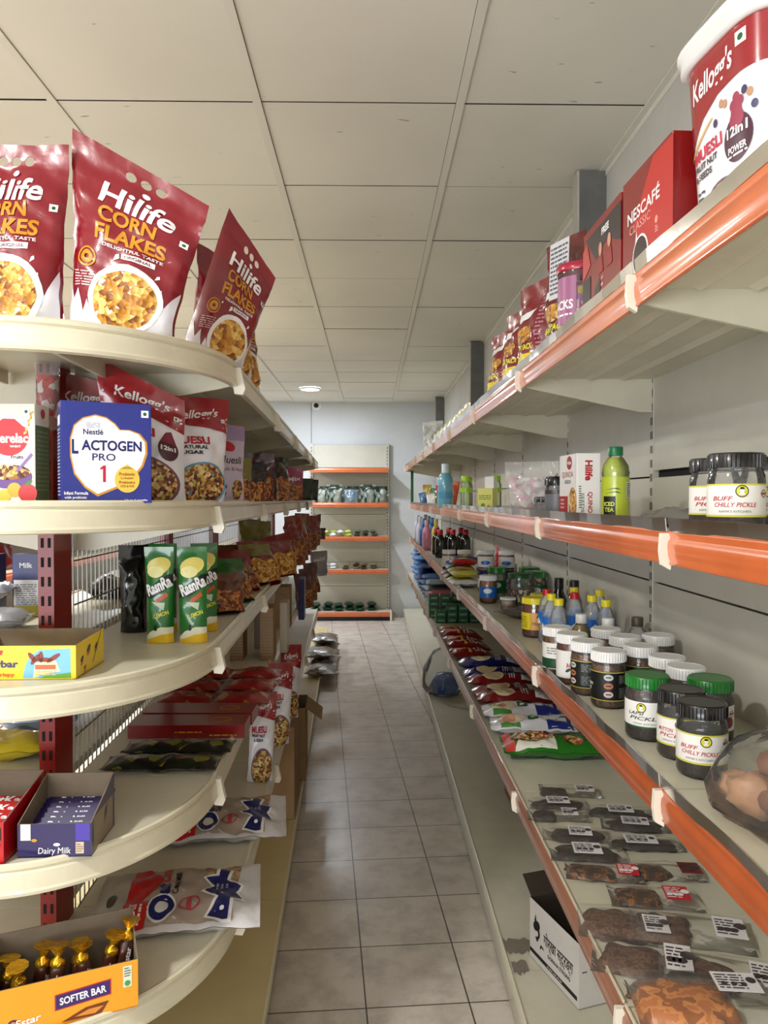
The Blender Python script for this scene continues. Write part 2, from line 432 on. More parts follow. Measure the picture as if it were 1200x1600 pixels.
for lv in 'ABCD':
    js = [y for y in JR if y < 8.7]
    if lv == 'A': js = [1.21 - BAY] + js[1:]
    for i in range(len(js) - 1):
        a, b = js[i], js[i + 1]; za, zb = zr(lv, a), zr(lv, b); xa, xb = xr(lv, a), xr(lv, b)
        g = G()
        vs = [(xa, a + .002, za), (XPAN, a + .002, za), (XPAN, b - .002, zb), (xb, b - .002, zb)]
        vs += [(x, y, z - .022) for x, y, z in vs]
        g.add(vs, [(0, 1, 2, 3), (7, 6, 5, 4), (0, 4, 5, 1), (1, 5, 6, 2), (2, 6, 7, 3), (3, 7, 4, 0)], CREAM)
        for fx in (.25, .5, .75):      # pressed ribs underneath
            x0 = xa + (XPAN - xa) * fx; x1 = xb + (XPAN - xb) * fx
            vs = [(x0 - .014, a + .02, za - .022), (x0, a + .02, za - .030), (x0 + .014, a + .02, za - .022), (x1 - .014, b - .02, zb - .022), (x1, b - .02, zb - .030), (x1 + .014, b - .02, zb - .022)]
            g.add(vs, [(0, 1, 4, 3), (1, 2, 5, 4), (0, 2, 1), (3, 4, 5)], CREAM)
        sh = g.build('shelf', run)
        rail = {'A': FADED_SHADED, 'B': SHADED}.get(lv, ORANGE)
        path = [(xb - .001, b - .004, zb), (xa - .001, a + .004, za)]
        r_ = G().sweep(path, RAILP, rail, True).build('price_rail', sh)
        if lv != 'A':
            # clear guard strip, slightly wavy
            pts = []
            for k in range(17):
                u = k / 16; pts.append((xb + (xa - xb) * u - .0045 - .0022 * math.sin(u * 19 + i * 2), b + (a - b) * u - .004 * (1 - 2 * u), zb + (za - zb) * u))
            G().sweep(pts, [(0, .002), (.0015, .002), (.004, .024), (.0025, .024)], GUARDT if lv == 'D' else GUARD).build('guard_strip', sh)
        else:
            G().sweep(path, [(.001, .003), (.004, .003), (.004, .009), (.001, .009)], CREAMR).build('lip', sh)
        # tapered bracket at the far joint and rail ear
        def bracket(yj, zj, xj):
            g = G(); vs = []
            for dy in (-.004, .004):
                vs += [(XPAN, yj + dy, zj - .022), (XPAN, yj + dy, zj - .115), (XPAN - .04, yj + dy, zj - .115), (xj + .03, yj + dy, zj - .052), (xj + .004, yj + dy, zj - .045), (xj + .004, yj + dy, zj - .022)]
            g.add(vs, [(5, 4, 3, 2, 1, 0), (6, 7, 8, 9, 10, 11)] + [(k, (k + 1) % 6, 6 + (k + 1) % 6, 6 + k) for k in range(6)], CREAM)
            g.build('bracket', sh)
            e = G(); pr = [(.019, .0), (.021, -.03), (.018, -.052), (.004, -.060), (.0, -.03), (.0, .0)]
            vs = [(xj - o_, yj - .0055, zj + z_) for o_, z_ in pr] + [(xj - o_, yj + .0055, zj + z_) for o_, z_ in pr]
            e.add(vs, [tuple(range(6)), tuple(reversed(range(6, 12)))] + [(k, 6 + k, 6 + (k + 1) % 6, (k + 1) % 6) for k in range(6)], EARM)
            e.build('rail_ear', sh)
        bracket(a, za, xa)
        if i == len(js) - 2: bracket(b, zb, xb)
# back panels, uprights, base
for i in range(len(JR) - 1):
    a, b = JR[i], JR[i + 1]
    g = G(); z = .045
    seams = [.045, .335, .632, .93, 1.227, 1.523, 1.82, 2.10]
    for k in range(len(seams) - 1):
        za, zb = seams[k] + .0025, seams[k + 1] - .0025
        if i == 1 and k == 5: za += .016
        g.box(XPAN - .001, XPAN + .012, a + .003, b - .003, za, zb, PANEL)
    g.box(XPAN + .013, XPAN + .016, a, b, .0, 2.10, DK)
    g.build('back_panel', run)
    if i:
        u = G(); u.box(XPAN - .004, XPAN + .03, a - .012, a + .012, .11, 2.14, PANEL)
        for k in range(50):
            u.box(XPAN - .0046, XPAN - .0038, a - .007, a - .003, .15 + k * .04, .172 + k * .04, DK); u.box(XPAN - .0046, XPAN - .0038, a + .003, a + .007, .15 + k * .04, .172 + k * .04, DK)
        u.build('upright', run)
    g = G(); xa = .402
    g.box(xa, XPAN, a + .0015, b - .0015, .085, .11, CREAM); g.box(xa + .02, XPAN, a + .002, b - .002, 0.001, .085, PANEL)
    g.sweep([(xa, b - .0015, 0), (xa, a + .0015, 0)], [(0, .113), (.006, .112), (.009, .106), (.008, .09), (.005, .012), (0, .01)], CREAMR, True)
    g.build('base_shelf', run)
# green end panel strip of the C level
g = G(); g.box(.447, .477, 8.575, 8.60, 1.406, 1.775, col(.10, .35, .16)); g.build('end_panel', run)

# left gondola ------------------------------------------------
AL = .0303
def L(xp, yp, z=0):
    return Vector((xp * math.cos(AL) - yp * math.sin(AL), xp * math.sin(AL) + yp * math.cos(AL), z))
YL0, YL1 = 1.715, 6.315
JL = [YL0 + BAY * k for k in range(6)]
XC = -.622
DL = {1: -.258, 2: -.305, 3: -.305, 4: -.305, 5: -.262}
ZL = {1: 1.760, 2: 1.452, 3: 1.138, 4: .842, 5: .548}
gon = E('gondola_shelving', (0, 0, 0)); gon.rotation_euler.z = AL
tag(gon, 'cream double-sided gondola shelving with rounded near end and red posts, left of the aisle', 'shelves')
LRP = [(.0, .004), (.006, .006), (.010, .003), (.010, -.004), (.006, -.008), (.010, -.013), (.012, -.040), (.014, -.044), (.012, -.050), (.0, -.052)]
def ear(par, x, y, z, sx=1):
    e = G(); pr = [(.020, -.008), (.024, -.03), (.030, -.055), (.024, -.068), (.006, -.066), (.0, -.03), (.0, -.008)]
    n = len(pr); vs = [(x + sx * o_, y - .010, z + z_) for o_, z_ in pr] + [(x + sx * o_, y + .010, z + z_) for o_, z_ in pr]
    e.add(vs, [tuple(range(n)), tuple(reversed(range(n, 2 * n)))] + [(k, n + k, n + (k + 1) % n, (k + 1) % n) for k in range(n)], EARM)
    e.build('rail_ear', par)
for lv in (1, 2, 3, 4, 5):
    xf = DL[lv]; z = ZL[lv]
    for side in (1, -1):
        for i in range(5):
            a, b = JL[i], JL[i + 1]
            x1 = xf if side > 0 else 2 * XC - xf; x0 = XC + side * .02
            lo, hi = min(x0, x1), max(x0, x1)
            g = G(); g.box(lo, hi, a + .0015, b - .0015, z - .022, z, CREAM)
            for fx in (.3, .6):
                xx = x0 + (x1 - x0) * fx; g.box(xx - .012, xx + .012, a + .02, b - .02, z - .028, z - .022, CREAM)
            sh = g.build('shelf', gon)
            path = [(x1, a + .002, z), (x1, b - .002, z)]
            if side < 0: path = path[::-1]
            G().sweep(path, LRP, CREAMR if side > 0 else ORANGE, False).build('price_rail', sh)
            for yj, fl in ((a, i == 0), (b, True)):
                g = G(); vs = []
                for dy in (-.004, .004):
                    vs += [(x0, yj + dy, z - .022), (x0, yj + dy, z - .105), (x0 + side * .04, yj + dy, z - .105), (x1 - side * .03, yj + dy, z - .055), (x1 - side * .002, yj + dy, z - .048), (x1 - side * .002, yj + dy, z - .022)]
                if fl:
                    g.add(vs, [(5, 4, 3, 2, 1, 0), (6, 7, 8, 9, 10, 11)] + [(k, (k + 1) % 6, 6 + (k + 1) % 6, 6 + k) for k in range(6)], CREAM)
                    g.build('bracket', sh)
            if side > 0: ear(sh, x1, a, z)
    # rounded end shelf
    rx = xf - XC; ry = .42
    pts = []
    for k in range(97):
        a_ = PI + PI * k / 96
        pts.append((XC + rx * math.cos(a_), YL0 + ry * math.sin(a_)))
    g = G(); g.prism(pts, z - .022, z, CREAM)
    sh = g.build('end_shelf', gon)
    G().sweep([(p[0], p[1], z) for p in pts], LRP, CREAMR, False).build('end_rail', sh)
    for sx in (-.12, .12):
        g = G(); g.box(XC + sx - .004, XC + sx + .004, YL0 - .38, YL0 - .02, z - .05, z - .022, CREAM); g.build('bracket', sh)
# posts (red below, shared)
for i, y in enumerate(JL):
    g = G(); yy = y - .09 if i == 0 else y
    g.box(XC - .016, XC + .016, yy - .03, yy + .07 if i == 0 else yy + .03, 0, 1.80, REDM)
    if i == 0:
        for k in range(44):
            for dx in (-.007, .007):
                g.box(XC + dx - .003, XC + dx + .003, yy - .0308, yy - .0295, .08 + k * .04, .10 + k * .04, DK)
    g.build('upright', gon)
# solid panel between levels 1 and 2, wire mesh lower down
WIRE = M('wire', (.50, .49, .46), .4, metal=.6)
for i in range(5):
    a, b = JL[i] + .035, JL[i + 1] - .035
    g = G(); g.box(XC - .006, XC + .006, a, b, 1.46, 1.79, PANEL); g.build('back_panel', gon)
    if i < 5:
        g = G(); st = .030
        n = int((b - a) / st)
        for k in range(n + 1):
            y = a + (b - a) * k / n; r = .0013
            g.add([(XC - r, y - r, .10), (XC + r, y - r, .10), (XC + r, y + r, .10), (XC - r, y + r, .10), (XC - r, y - r, 1.44), (XC + r, y - r, 1.44), (XC + r, y + r, 1.44), (XC - r, y + r, 1.44)], [(0, 1, 5, 4), (1, 2, 6, 5), (2, 3, 7, 6), (3, 0, 4, 7)], WIRE)
        z = .12
        while z < 1.45:
            r = .0016; g.box(XC - r, XC + r, a, b, z - r, z + r, WIRE); z += .10
        g.build('wire_panel', gon)
# base decks, the last two bays without shelves
BD = M('base_deck', (.80, .74, .55), .45, dirt=.12, dscale=4)
for i in range(-1, 7):
    a, b = YL0 + BAY * i, YL0 + BAY * (i + 1)
    if i == -1: a = YL0 - .42
    if i == 6: b = 8.25
    g = G(); xb = -.228
    if i == -1:
        pts = [(XC + (xb - XC) * math.cos(PI + PI * k / 30), YL0 + .46 * math.sin(PI + PI * k / 30)) for k in range(31)]
        g.prism(pts, .001, .07, BD)
    else:
        g.box(2 * XC - xb, xb, a + .0015, b - .0015, .045, .07, BD); g.box(2 * XC - xb + .02, xb - .012, a + .002, b - .002, 0.001, .045, BD)
        g.sweep([(xb, a + .0015, 0), (xb, b - .0015, 0)], [(0, .074), (.005, .074), (.008, .068), (.007, .05), (.003, .04), (0, .04)], CREAMR, True)
    g.build('base_shelf', gon)

# far unit on the back wall ------------------------------------
bu = tag(E('back_wall_shelving', (0, 0, 0)), 'five-shelf cream unit with orange edges against the far wall', 'shelves')
bx0, bx1 = -.735, .197
ZB = [.104, .612, 1.012, 1.416, 1.832]
g = G()
for za, zb in ((.1, .39), (.39, .685), (.685, .98), (.98, 1.275), (1.275, 1.57), (1.57, 1.85), (1.85, 2.13)):
    g.box(bx0, bx1, 9.385, 9.395, za + .002, zb - .002, PANEL)
g.box(bx0, bx1, 9.396, 9.4, .1, 2.13, DK); g.build('back_panel', bu)
for x in (bx0, bx1):
    u = G(); u.box(x - .022, x + .022, 9.36, 9.41, 0, 2.145, PANEL)
    for k in range(50):
        u.box(x - .004, x + .004, 9.3592, 9.3605, .12 + k * .04, .142 + k * .04, DK)
    u.build('upright', bu)
for k, z in enumerate(ZB):
    g = G(); yf = 9.09 if k == 0 else 9.11
    g.box(bx0 + (-.01 if k == 0 else .0), bx1 + (.035 if k == 0 else .01), yf, 9.385, z - .02, z, CREAM)
    sh = g.build('shelf' if k else 'base_shelf', bu)
    G().sweep([(bx0, yf, z), (bx1 + (.03 if k == 0 else .008), yf, z)], RAILP, ORANGE, True).build('price_rail', sh)
    if k == 0:
        G().box(bx0, bx1 + .03, yf + .04, 9.38, 0, .084, col(.08, .08, .08)).build('plinth', bu)
        G().box(bx1 + .028, bx1 + .05, yf - .01, 9.38, 0, .105, EARM).build('end_foot', bu)
# plain shelving of the next aisle, seen through the wire mesh
nx = tag(E('far_left_shelving', (0, 0, 0)), 'cream shelving with orange rails across the next aisle, seen through the wire mesh', 'shelves')
g = G(); g.box(-2.75, -2.74, 1.2, 9.0, 0, 2.0, PANEL); g.build('back_panel', nx)
for z in (.12, .62, .98, 1.30, 1.6):
    g = G(); g.box(-2.73, -2.35, 1.2, 9.0, z - .02, z, CREAM); sh = g.build('shelf', nx)
    G().sweep([(-2.35, 1.2, z), (-2.35, 9.0, z)], RAILP, ORANGE, True).build('price_rail', sh)
# ---------------- product builders (front = local -Y, up = +Z) ----------------
ROT = lambda f: (lambda o, r: (setattr(o, 'rotation_euler', r), o)[1])
def put(o, x, y, z, rz=0, rx=0, ry=0):
    o.location = (x, y, z); o.rotation_euler = Euler((rx, ry, rz)); return o
def lie(o, x, y, z, rz=0, tilt=0, roll=0):
    """lay a pouch on its back, face up"""
    m = Matrix.Rotation(rz, 3, 'Z') @ Matrix.Rotation(roll, 3, 'Y') @ Matrix.Rotation(-PI / 2 + tilt, 3, 'X')
    o.location = (x, y, z); o.rotation_euler = m.to_euler(); return o
def pouch(name, w, h, d, mat, style='stand', quad=None, bend=0, wr=.004, seed=1, n=(18, 26), deco=None, back=None, parent=None, holes=None, top=.8, dmx=.012, lean=None):
    """sealed flexible bag. style stand: gusset at the foot, flat seal on top; pillow: sealed at both ends.
    quad: corners (BL, BR, TR, TL) in local x-z. deco(g, S): prints, S(u, v) with u in -w/2..w/2, v in 0..h"""
    R = random.Random(seed)
    ph = [R.uniform(0, 6.28) for _ in range(10)]
    q = quad or [(-w / 2, 0), (w / 2, 0), (w / 2, h), (-w / 2, h)]
    def P(u, v, sgn):
        s = u / w + .5; t = v / h
        sc, tcl = max(0, min(1, s)), max(0, min(1, t))
        a = abs(2 * sc - 1)
        pf = (1 - a ** 2.6) ** .55 if a < 1 else 0
        if style == 'stand': th = (1 - max(0, (tcl - .02) / top) ** 2.0) ** .8 if tcl < top + .02 else 0; th *= (.72 + .28 * min(1, tcl / .12))
        else:
            b = abs(2 * tcl - 1) / .93; th = (1 - b ** 3) ** .6 if b < 1 else 0
        T = d / 2 * pf * th
        x = (1 - t) * ((1 - s) * q[0][0] + s * q[1][0]) + t * ((1 - s) * q[3][0] + s * q[2][0])
        z = (1 - t) * ((1 - s) * q[0][1] + s * q[1][1]) + t * ((1 - s) * q[3][1] + s * q[2][1])
        pinch = 1 - .10 * th * d / w * 2
        cx = (1 - t) * (q[0][0] + q[1][0]) / 2 + t * (q[3][0] + q[2][0]) / 2
        x = cx + (x - cx) * pinch
        k1 = 2 * PI / .105
        wn = wr * (.9 * math.sin(x * k1 + ph[0] + 3 * t) * math.sin(z * k1 * .6 + ph[1]) + .45 * math.sin(x * k1 * 1.6 + z * k1 * 1.2 + ph[2]) * math.sin(z * k1 * 1.1 + ph[3])
                   + .22 * math.sin(x * k1 * 3.1 - z * k1 * 2.2 + ph[4]) + .5 * abs(math.sin(x * k1 * .5 - z * k1 * .75 + ph[7])))
        y = bend * t * t + wn * (.35 if th <= 0 else 1)
        return Vector((x, y + sgn * (T + .0006), z))
    g = G(); nu, nv = n
    pts = [(w * (i / nu - .5), h * j / nv) for j in range(nv + 1) for i in range(nu + 1)]
    hl = holes or []
    if hl:
        ed = []; 
        for hx, hy, hr in hl:
            pts = [p for p in pts if (p[0] - hx) ** 2 + (p[1] - hy) ** 2 > (hr * 1.15) ** 2]
        for hx, hy, hr in hl:
            b0 = len(pts); c = ell(hx, hy, hr, n=20); pts += c; ed += [(b0 + i, b0 + (i + 1) % 20) for i in range(20)]
        o_ = delaunay_2d_cdt([Vector(p) for p in pts], ed, [], 0, 1e-6)
        pv = [(p.x, p.y) for p in o_[0]]
        tr = []
        for f in o_[2]:
            cx = sum(pv[i][0] for i in f) / len(f); cy = sum(pv[i][1] for i in f) / len(f)
            if all((cx - a) ** 2 + (cy - b) ** 2 > (r_ * .98) ** 2 for a, b, r_ in hl): tr.append(tuple(f))
        g.add([P(a, b, -1) for a, b in pv], tr, mat, True)
        g.add([P(a, b, 1) for a, b in pv], [tuple(reversed(f)) for f in tr], back or mat, True)
    else:
        fs = [(j * (nu + 1) + i, j * (nu + 1) + i + 1, (j + 1) * (nu + 1) + i + 1, (j + 1) * (nu + 1) + i) for j in range(nv) for i in range(nu)]
        g.add([P(a, b, -1) for a, b in pts], fs, mat, True)
        g.add([P(a, b, 1) for a, b in pts], [tuple(reversed(f)) for f in fs], back or mat, True)
    N2, M2 = nu * 2, nv * 2
    if hl: GR = None
    else: GR = [[P(w * (i / nu - .5), h * j / nv, -1) for i in range(nu + 1)] for j in range(nv + 1)]
    def S(u, v):
        if GR is None:
            q_ = P(u, v, -1); q_.y -= .0007; return q_
        fx = max(0, min(nu - 1e-6, (u / w + .5) * nu)); fy = max(0, min(nv - 1e-6, v / h * nv)); i, j = int(fx), int(fy); fx -= i; fy -= j
        q_ = (GR[j][i] * (1 - fx) + GR[j][i + 1] * fx) * (1 - fy) + (GR[j + 1][i] * (1 - fx) + GR[j + 1][i + 1] * fx) * fy
        q_.y -= .0007; return q_
    if deco:
        deco(g, S)
    o = g.build(name, parent)
    return o
def carton(name, w, h, d, mat, front=None, side=None, left=None, top=None, parent=None, closed=True):
    """box standing, origin at the centre of its foot. front/side(+x)/left(-x)/top(g, S)"""
    g = G(); e = .0012
    x0, x1, y0, y1 = -w / 2, w / 2, -d / 2, d / 2
    g.prism([(x0 + e, y0), (x1 - e, y0), (x1, y0 + e), (x1, y1 - e), (x1 - e, y1), (x0 + e, y1), (x0, y1 - e), (x0, y0 + e)], 0, h, mat)
    if front: front(g, lambda u, v: Vector((u, y0, v)))
    if side: side(g, lambda u, v: Vector((x1, u, v)))
    if left: left(g, lambda u, v: Vector((x0, -u, v)))
    if top: top(g, lambda u, v: Vector((u, v, h)))
    return g.build(name, parent)
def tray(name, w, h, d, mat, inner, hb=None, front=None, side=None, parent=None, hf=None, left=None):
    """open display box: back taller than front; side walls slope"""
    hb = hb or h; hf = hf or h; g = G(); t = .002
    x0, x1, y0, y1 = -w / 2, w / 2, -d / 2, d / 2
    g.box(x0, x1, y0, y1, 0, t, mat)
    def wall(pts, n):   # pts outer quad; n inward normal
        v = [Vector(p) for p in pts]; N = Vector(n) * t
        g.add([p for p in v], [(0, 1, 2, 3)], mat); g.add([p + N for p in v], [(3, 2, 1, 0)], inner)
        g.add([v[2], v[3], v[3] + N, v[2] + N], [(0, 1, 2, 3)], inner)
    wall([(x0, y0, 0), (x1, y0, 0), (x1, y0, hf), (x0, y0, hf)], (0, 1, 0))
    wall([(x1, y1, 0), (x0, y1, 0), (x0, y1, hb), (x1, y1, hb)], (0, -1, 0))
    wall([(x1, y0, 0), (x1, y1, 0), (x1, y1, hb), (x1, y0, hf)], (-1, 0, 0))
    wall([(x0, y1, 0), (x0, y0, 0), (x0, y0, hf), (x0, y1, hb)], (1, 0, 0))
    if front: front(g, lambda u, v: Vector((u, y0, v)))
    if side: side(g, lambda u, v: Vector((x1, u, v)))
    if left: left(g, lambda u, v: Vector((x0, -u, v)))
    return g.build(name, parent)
PLAST = CLEAR('clear_plastic', alpha=.05, rough=.04, ior=1.38)
PLASTB = CLEAR('clear_film', alpha=.14, rough=.1, bump=.3, bscale=45, milky=(.95, .95, .95), ior=1.3)
FILM = CLEAR('clear_pouch', alpha=.045, rough=.22, milky=(.97, .96, .94), bump=.12, bscale=60, ior=1.12)
def jar(name, r, h, content, lid, fill=.72, label=None, lab=(.22, .62), deco=None, wrap=True, lidh=.18, parent=None, neck=.9, squat=1.0, n=26, loc=None):
    """screw-lid jar: clear shell, contents, label band, lid"""
    t = E(name)
    hb = h * (1 - lidh)
    prof = [(r * .80, .0), (r * .94, h * .02), (r, h * .07), (r, hb * .80), (r * .98, hb * .88), (r * neck, hb * .96), (r * neck, hb)]
    G().lathe(prof, PLAST, n, cap=False).build('shell', t)
    k = .965; zf = h * fill
    def rad(z):
        for (r0, z0), (r1, z1) in zip(prof, prof[1:]):
            if z0 <= z <= z1: return r0 + (r1 - r0) * (z - z0) / max(z1 - z0, 1e-6)
        return r * neck
    cp = [(q * k, z + .001) for q, z in prof if z < zf] + [(rad(zf) * k, zf)]
    G().lathe(cp, content, n).build('contents', t)
    if label:
        g = G(); g.lathe([(r * 1.004, h * lab[0]), (r * 1.004, h * lab[1])], label, n * 2, cap=False)
        S = lambda u, v: Vector((r * 1.004 * math.sin(u / r), -r * 1.004 * math.cos(u / r), v))
        if deco: deco(g, S, r, h)
        g.build('label', t)
    g = G(); lr = r * .97
    g.lathe([(lr, hb - h * .005), (lr, h * .985), (lr * .96, h), (lr * .90, h), (lr * .86, h * .993)], lid, 40)
    for i in range(40):
        a = 2 * PI * i / 40
        c_, s_ = math.cos(a), math.sin(a)
        g.add([((lr) * c_ - .0009 * s_, lr * s_ + .0009 * c_, hb), ((lr + .0012) * c_, (lr + .0012) * s_, hb), (lr * c_ + .0009 * s_, lr * s_ - .0009 * c_, hb),
               (lr * c_ - .0009 * s_, lr * s_ + .0009 * c_, h * .975), ((lr + .0012) * c_, (lr + .0012) * s_, h * .975), (lr * c_ + .0009 * s_, lr * s_ - .0009 * c_, h * .975)], [(0, 3, 4, 1), (1, 4, 5, 2)], lid)
    g.build('lid', t)
    return t
def bottle(name, prof, shell, content, fill, capm, capr, caph, label=None, lab=None, n=20, deco=None):
    t = E(name); H = prof[-1][1]
    G().lathe(prof, shell, n, cap=False).build('shell', t)
    if content:
        cp = [(r * .95, z + .001) for r, z in prof if z <= fill]; G().lathe(cp, content, n).build('contents', t)
    if label:
        r = max(q for q, z in prof) * 1.01
        g = G(); g.lathe([(r, lab[0]), (r, lab[1])], label, n * 2, cap=False)
        S = lambda u, v: Vector((r * math.sin(u / r), -r * math.cos(u / r), v))
        if deco: deco(g, S, r, H)
        g.build('label', t)
    G().lathe([(capr, H - .006), (capr, H + caph - .002), (capr * .92, H + caph)], capm, 22).build('cap', t)
    return t
FOIL = dict(coat=.5, bump=.10, bscale=28)
def foil(r, g_, b, rough=.3): return M('foil%02x%02x%02x' % (int(r * 255), int(g_ * 255), int(b * 255)), (r, g_, b), rough, **FOIL)
# food pictures
FLAKES = PRINT('corn_flakes_print', [(.55, .32, .08), (.80, .56, .20), (.86, .68, .32), (.72, .48, .16), (.90, .76, .42)], 100, .45, .9)
MUESLI = PRINT('muesli_print', [(.45, .26, .12), (.80, .62, .34), (.33, .12, .14), (.88, .76, .52), (.60, .40, .20), (.72, .66, .30)], 150, .4, .5)
# ================= LEFT GONDOLA GOODS =================
z1, z2, z3, z4, z5 = [ZL[k] + .001 for k in (1, 2, 3, 4, 5)]
MAR = foil(.50, .03, .11, .3); MARD = foil(.40, .03, .08, .25)
WF = col(.90, .90, .93, .3, coat=.6); CREAMP = col(.95, .93, .84, .35)
def flakes_deco(w, h):
    def f(g, S, mx=.014):
        # white milk splash over the foot
        pts = [(-w * .49, .0), (w * .49, 0), (w * .49, h * .34)]
        zig = [(.40, .20), (.37, .27), (.33, .17), (.27, .26), (.22, .16), (.10, .13), (0, .10), (-.12, .12), (-.20, .16), (-.24, .11), (-.29, .19), (-.33, .13), (-.38, .24), (-.43, .19), (-.49, .30)]
        pts += [(w * a, h * b) for a, b in zig]
        dpoly(g, S, pts, WF, .0006, mx)
        dpoly(g, S, ell(w * .06, h * .205, w * .335, h * .20), WHITE, .0012, mx)
        dpoly(g, S, ell(w * .06, h * .20, w * .285, h * .168), FLAKES, .0018, mx)
        for a, b, r in ((-.06, .43, .028), (.30, .38, .02), (.345, .30, .014), (-.22, .44, .012)):
            dpoly(g, S, [(w * a - w * r, h * b - w * r * 1.3), (w * a + w * r, h * b), (w * a + w * r * .6, h * b + w * r * 1.5), (w * a - w * r * .5, h * b + w * r)], WHITE, .0008, mx)
        dtext(g, S, 'Hilife', w * .03, h * .755, w * .60, h * .12, WHITE, .0012, .022, -.05, .12, mx)
        dpoly(g, S, ell(w * .07, h * .845, w * .03, h * .016), WHITE, .0012, mx)
        dtext(g, S, 'CORN', -w * .02, h * .645, w * .46, h * .085, GOLD, .001, .03, 0, 0, mx)
        dtext(g, S, 'FLAKES', w * .03, h * .545, w * .58, h * .085, GOLD, .001, .03, 0, 0, mx)
        dtext(g, S, 'DELIGHTFUL TASTE', w * .06, h * .483, w * .50, h * .018, WHITE, .001, .02, 0, 0, mx)
        dpoly(g, S, rect(-w * .02, h * .43, w * .26, h * .462), WHITE, .001, mx); dtext(g, S, 'ORIGINAL', w * .12, h * .446, w * .23, h * .018, MARD, .0016, .02, 0, 0, mx)
        dpoly(g, S, [ell(-w * .32, h * .40, w * .085, h * .052), ell(-w * .32, h * .40, w * .07, h * .043)], GOLD, .001, mx)
        dpoly(g, S, [ell(-w * .32, h * .40, w * .055, h * .034), ell(-w * .32, h * .40, w * .02, h * .012)], GOLD, .001, mx)
        lines(g, S, -w * .42, h * .25, -w * .24, h * .33, 6, col(.85, .7, .7), .001, mx)
        vegmark(g, S, w * .42, h * .66, w * .032, .001, mx)
    return f
def flake_bag(quad, seed, bend=0, d=.11):
    w, h = .21, .34
    hl = [(-w * .06, h * .915, .0085), (w * .05, h * .915, .0085), (w * .16, h * .915, .0085)]
    return pouch('cereal_bag', w, h, d, MAR, quad=quad, seed=seed, deco=flakes_deco(w, h), holes=hl, bend=bend, wr=.005, n=(22, 34), top=.86)
gp = 'corn flakes bags on the top rounded shelf'
o = flake_bag([(-.108, 0), (.104, 0), (.165, .262), (-.092, .405)], 3); tag(o, 'maroon corn flakes bag with a strongly slanting top, second from left on the top shelf', 'cereal bag', gp); put(o, -.476, 1.47, z1, .03)
o = flake_bag([(-.118, 0), (.112, 0), (.115, .365), (-.10, .362)], 7); tag(o, 'maroon corn flakes bag cut by the left picture edge on the top shelf', 'cereal bag', gp); put(o, -.683, 1.45, z1, .0)
o = flake_bag([(-.085, 0), (.085, 0), (.175, .245), (.055, .392)], 11); tag(o, 'maroon corn flakes bag turned towards the aisle at the end of the rounded top shelf', 'cereal bag', gp); put(o, -.385, 1.80, z1, .55)
o = flake_bag([(-.1, 0), (.1, 0), (.105, .31), (-.09, .34)], 13); tag(o, 'maroon corn flakes bag seen edge-on behind the turned one, with straight top', 'cereal bag', gp); put(o, -.385, 1.99, z1, 1.0)
o = flake_bag([(-.1, 0), (.1, 0), (.08, .27), (-.1, .30)], 17); tag(o, 'farthest maroon corn flakes bag on the top left shelf', 'cereal bag', gp); put(o, -.385, 2.16, z1, 1.05)

# ---- level 2 boxes
BLUE = col(.05, .12, .50, .3, coat=.4); NAVY = col(.06, .09, .38, .35)
def lacto(g, S):
    w, h = .156, .18
    heart = lambda k: [(.0 + (-.056 + x) * k + .062 * (1 - 1) , .105 + (y - .105) * k) for x, y in
        [(.055, .018), (.035, .032), (.018, .055), (.012, .085), (.012, .115), (.018, .137), (.032, .150), (.052, .156), (.070, .152), (.084, .142), (.092, .132), (.108, .132), (.125, .126), (.136, .112), (.137, .092), (.130, .070), (.115, .050), (.092, .034)]]
    hs = [(x - .016, y) for x, y in heart(1.07)]; dpoly(g, S, hs, GOLD, .0005)
    dpoly(g, S, [(x - .016, y) for x, y in heart(1.02)], WHITE, .001)
    cx = .000
    dtext(g, S, 'Nestlé', -.024, .128, .034, .010, NAVY, .0014, .02)
    lines(g, S, -.036, .135, -.012, .145, 4, col(.6, .62, .75), .0014)
    dtext(g, S, 'L', -.0545, .101, .011, .026, NAVY, .0014, .03); dtext(g, S, 'ACTOGEN', .008, .104, .104, .019, NAVY, .0014, .03)
    dtext(g, S, 'PRO', -.006, .083, .040, .013, NAVY, .0014, .01)
    dpoly(g, S, [(-.008, .038), (-.003, .038), (-.003, .068), (-.007, .068), (-.013, .063), (-.012, .060), (-.008, .062)], col(.72, .08, .25), .0014)
    dpoly(g, S, [(.034 + .022 * math.cos(a) , .043 + .024 * math.sin(a)) for a in [2 * PI * k / 24 for k in range(24)]] , col(.88, .74, .30), .0016)
    dpoly(g, S, [(.022, .062), (.046, .062), (.034, .071)], col(.88, .74, .30), .0016)
    dtext(g, S, 'Probiotic', .034, .053, .028, .006, col(.62, .30, .05), .0020, .02); dtext(g, S, 'L.reuteri', .034, .046, .022, .0045, col(.62, .30, .05), .0020)
    dtext(g, S, 'Prebiotics', .034, .038, .028, .005, col(.62, .30, .05), .0020, .02); dtext(g, S, 'GOS & FOS', .034, .031, .024, .0045, col(.62, .30, .05), .0020, .02)
    dtext(g, S, 'Infant Formula', -.053, .018, .040, .006, WHITE, .0009, .02); dtext(g, S, 'with probiotic', -.054, .0095, .037, .006, WHITE, .0009, .02)
    dtext(g, S, 'Up to 6 months', .050, .005, .040, .0045, WHITE, .0009, .02)
    vegmark(g, S, .066, .164, .0065)
def lacto_side(g, S):
    dpoly(g, S, rect(-.022, .14, .022, .158), col(.85, .87, .95), .0005)
    lines(g, S, -.024, .012, .024, .135, 20, col(.70, .75, .92), .0006, seed=5)
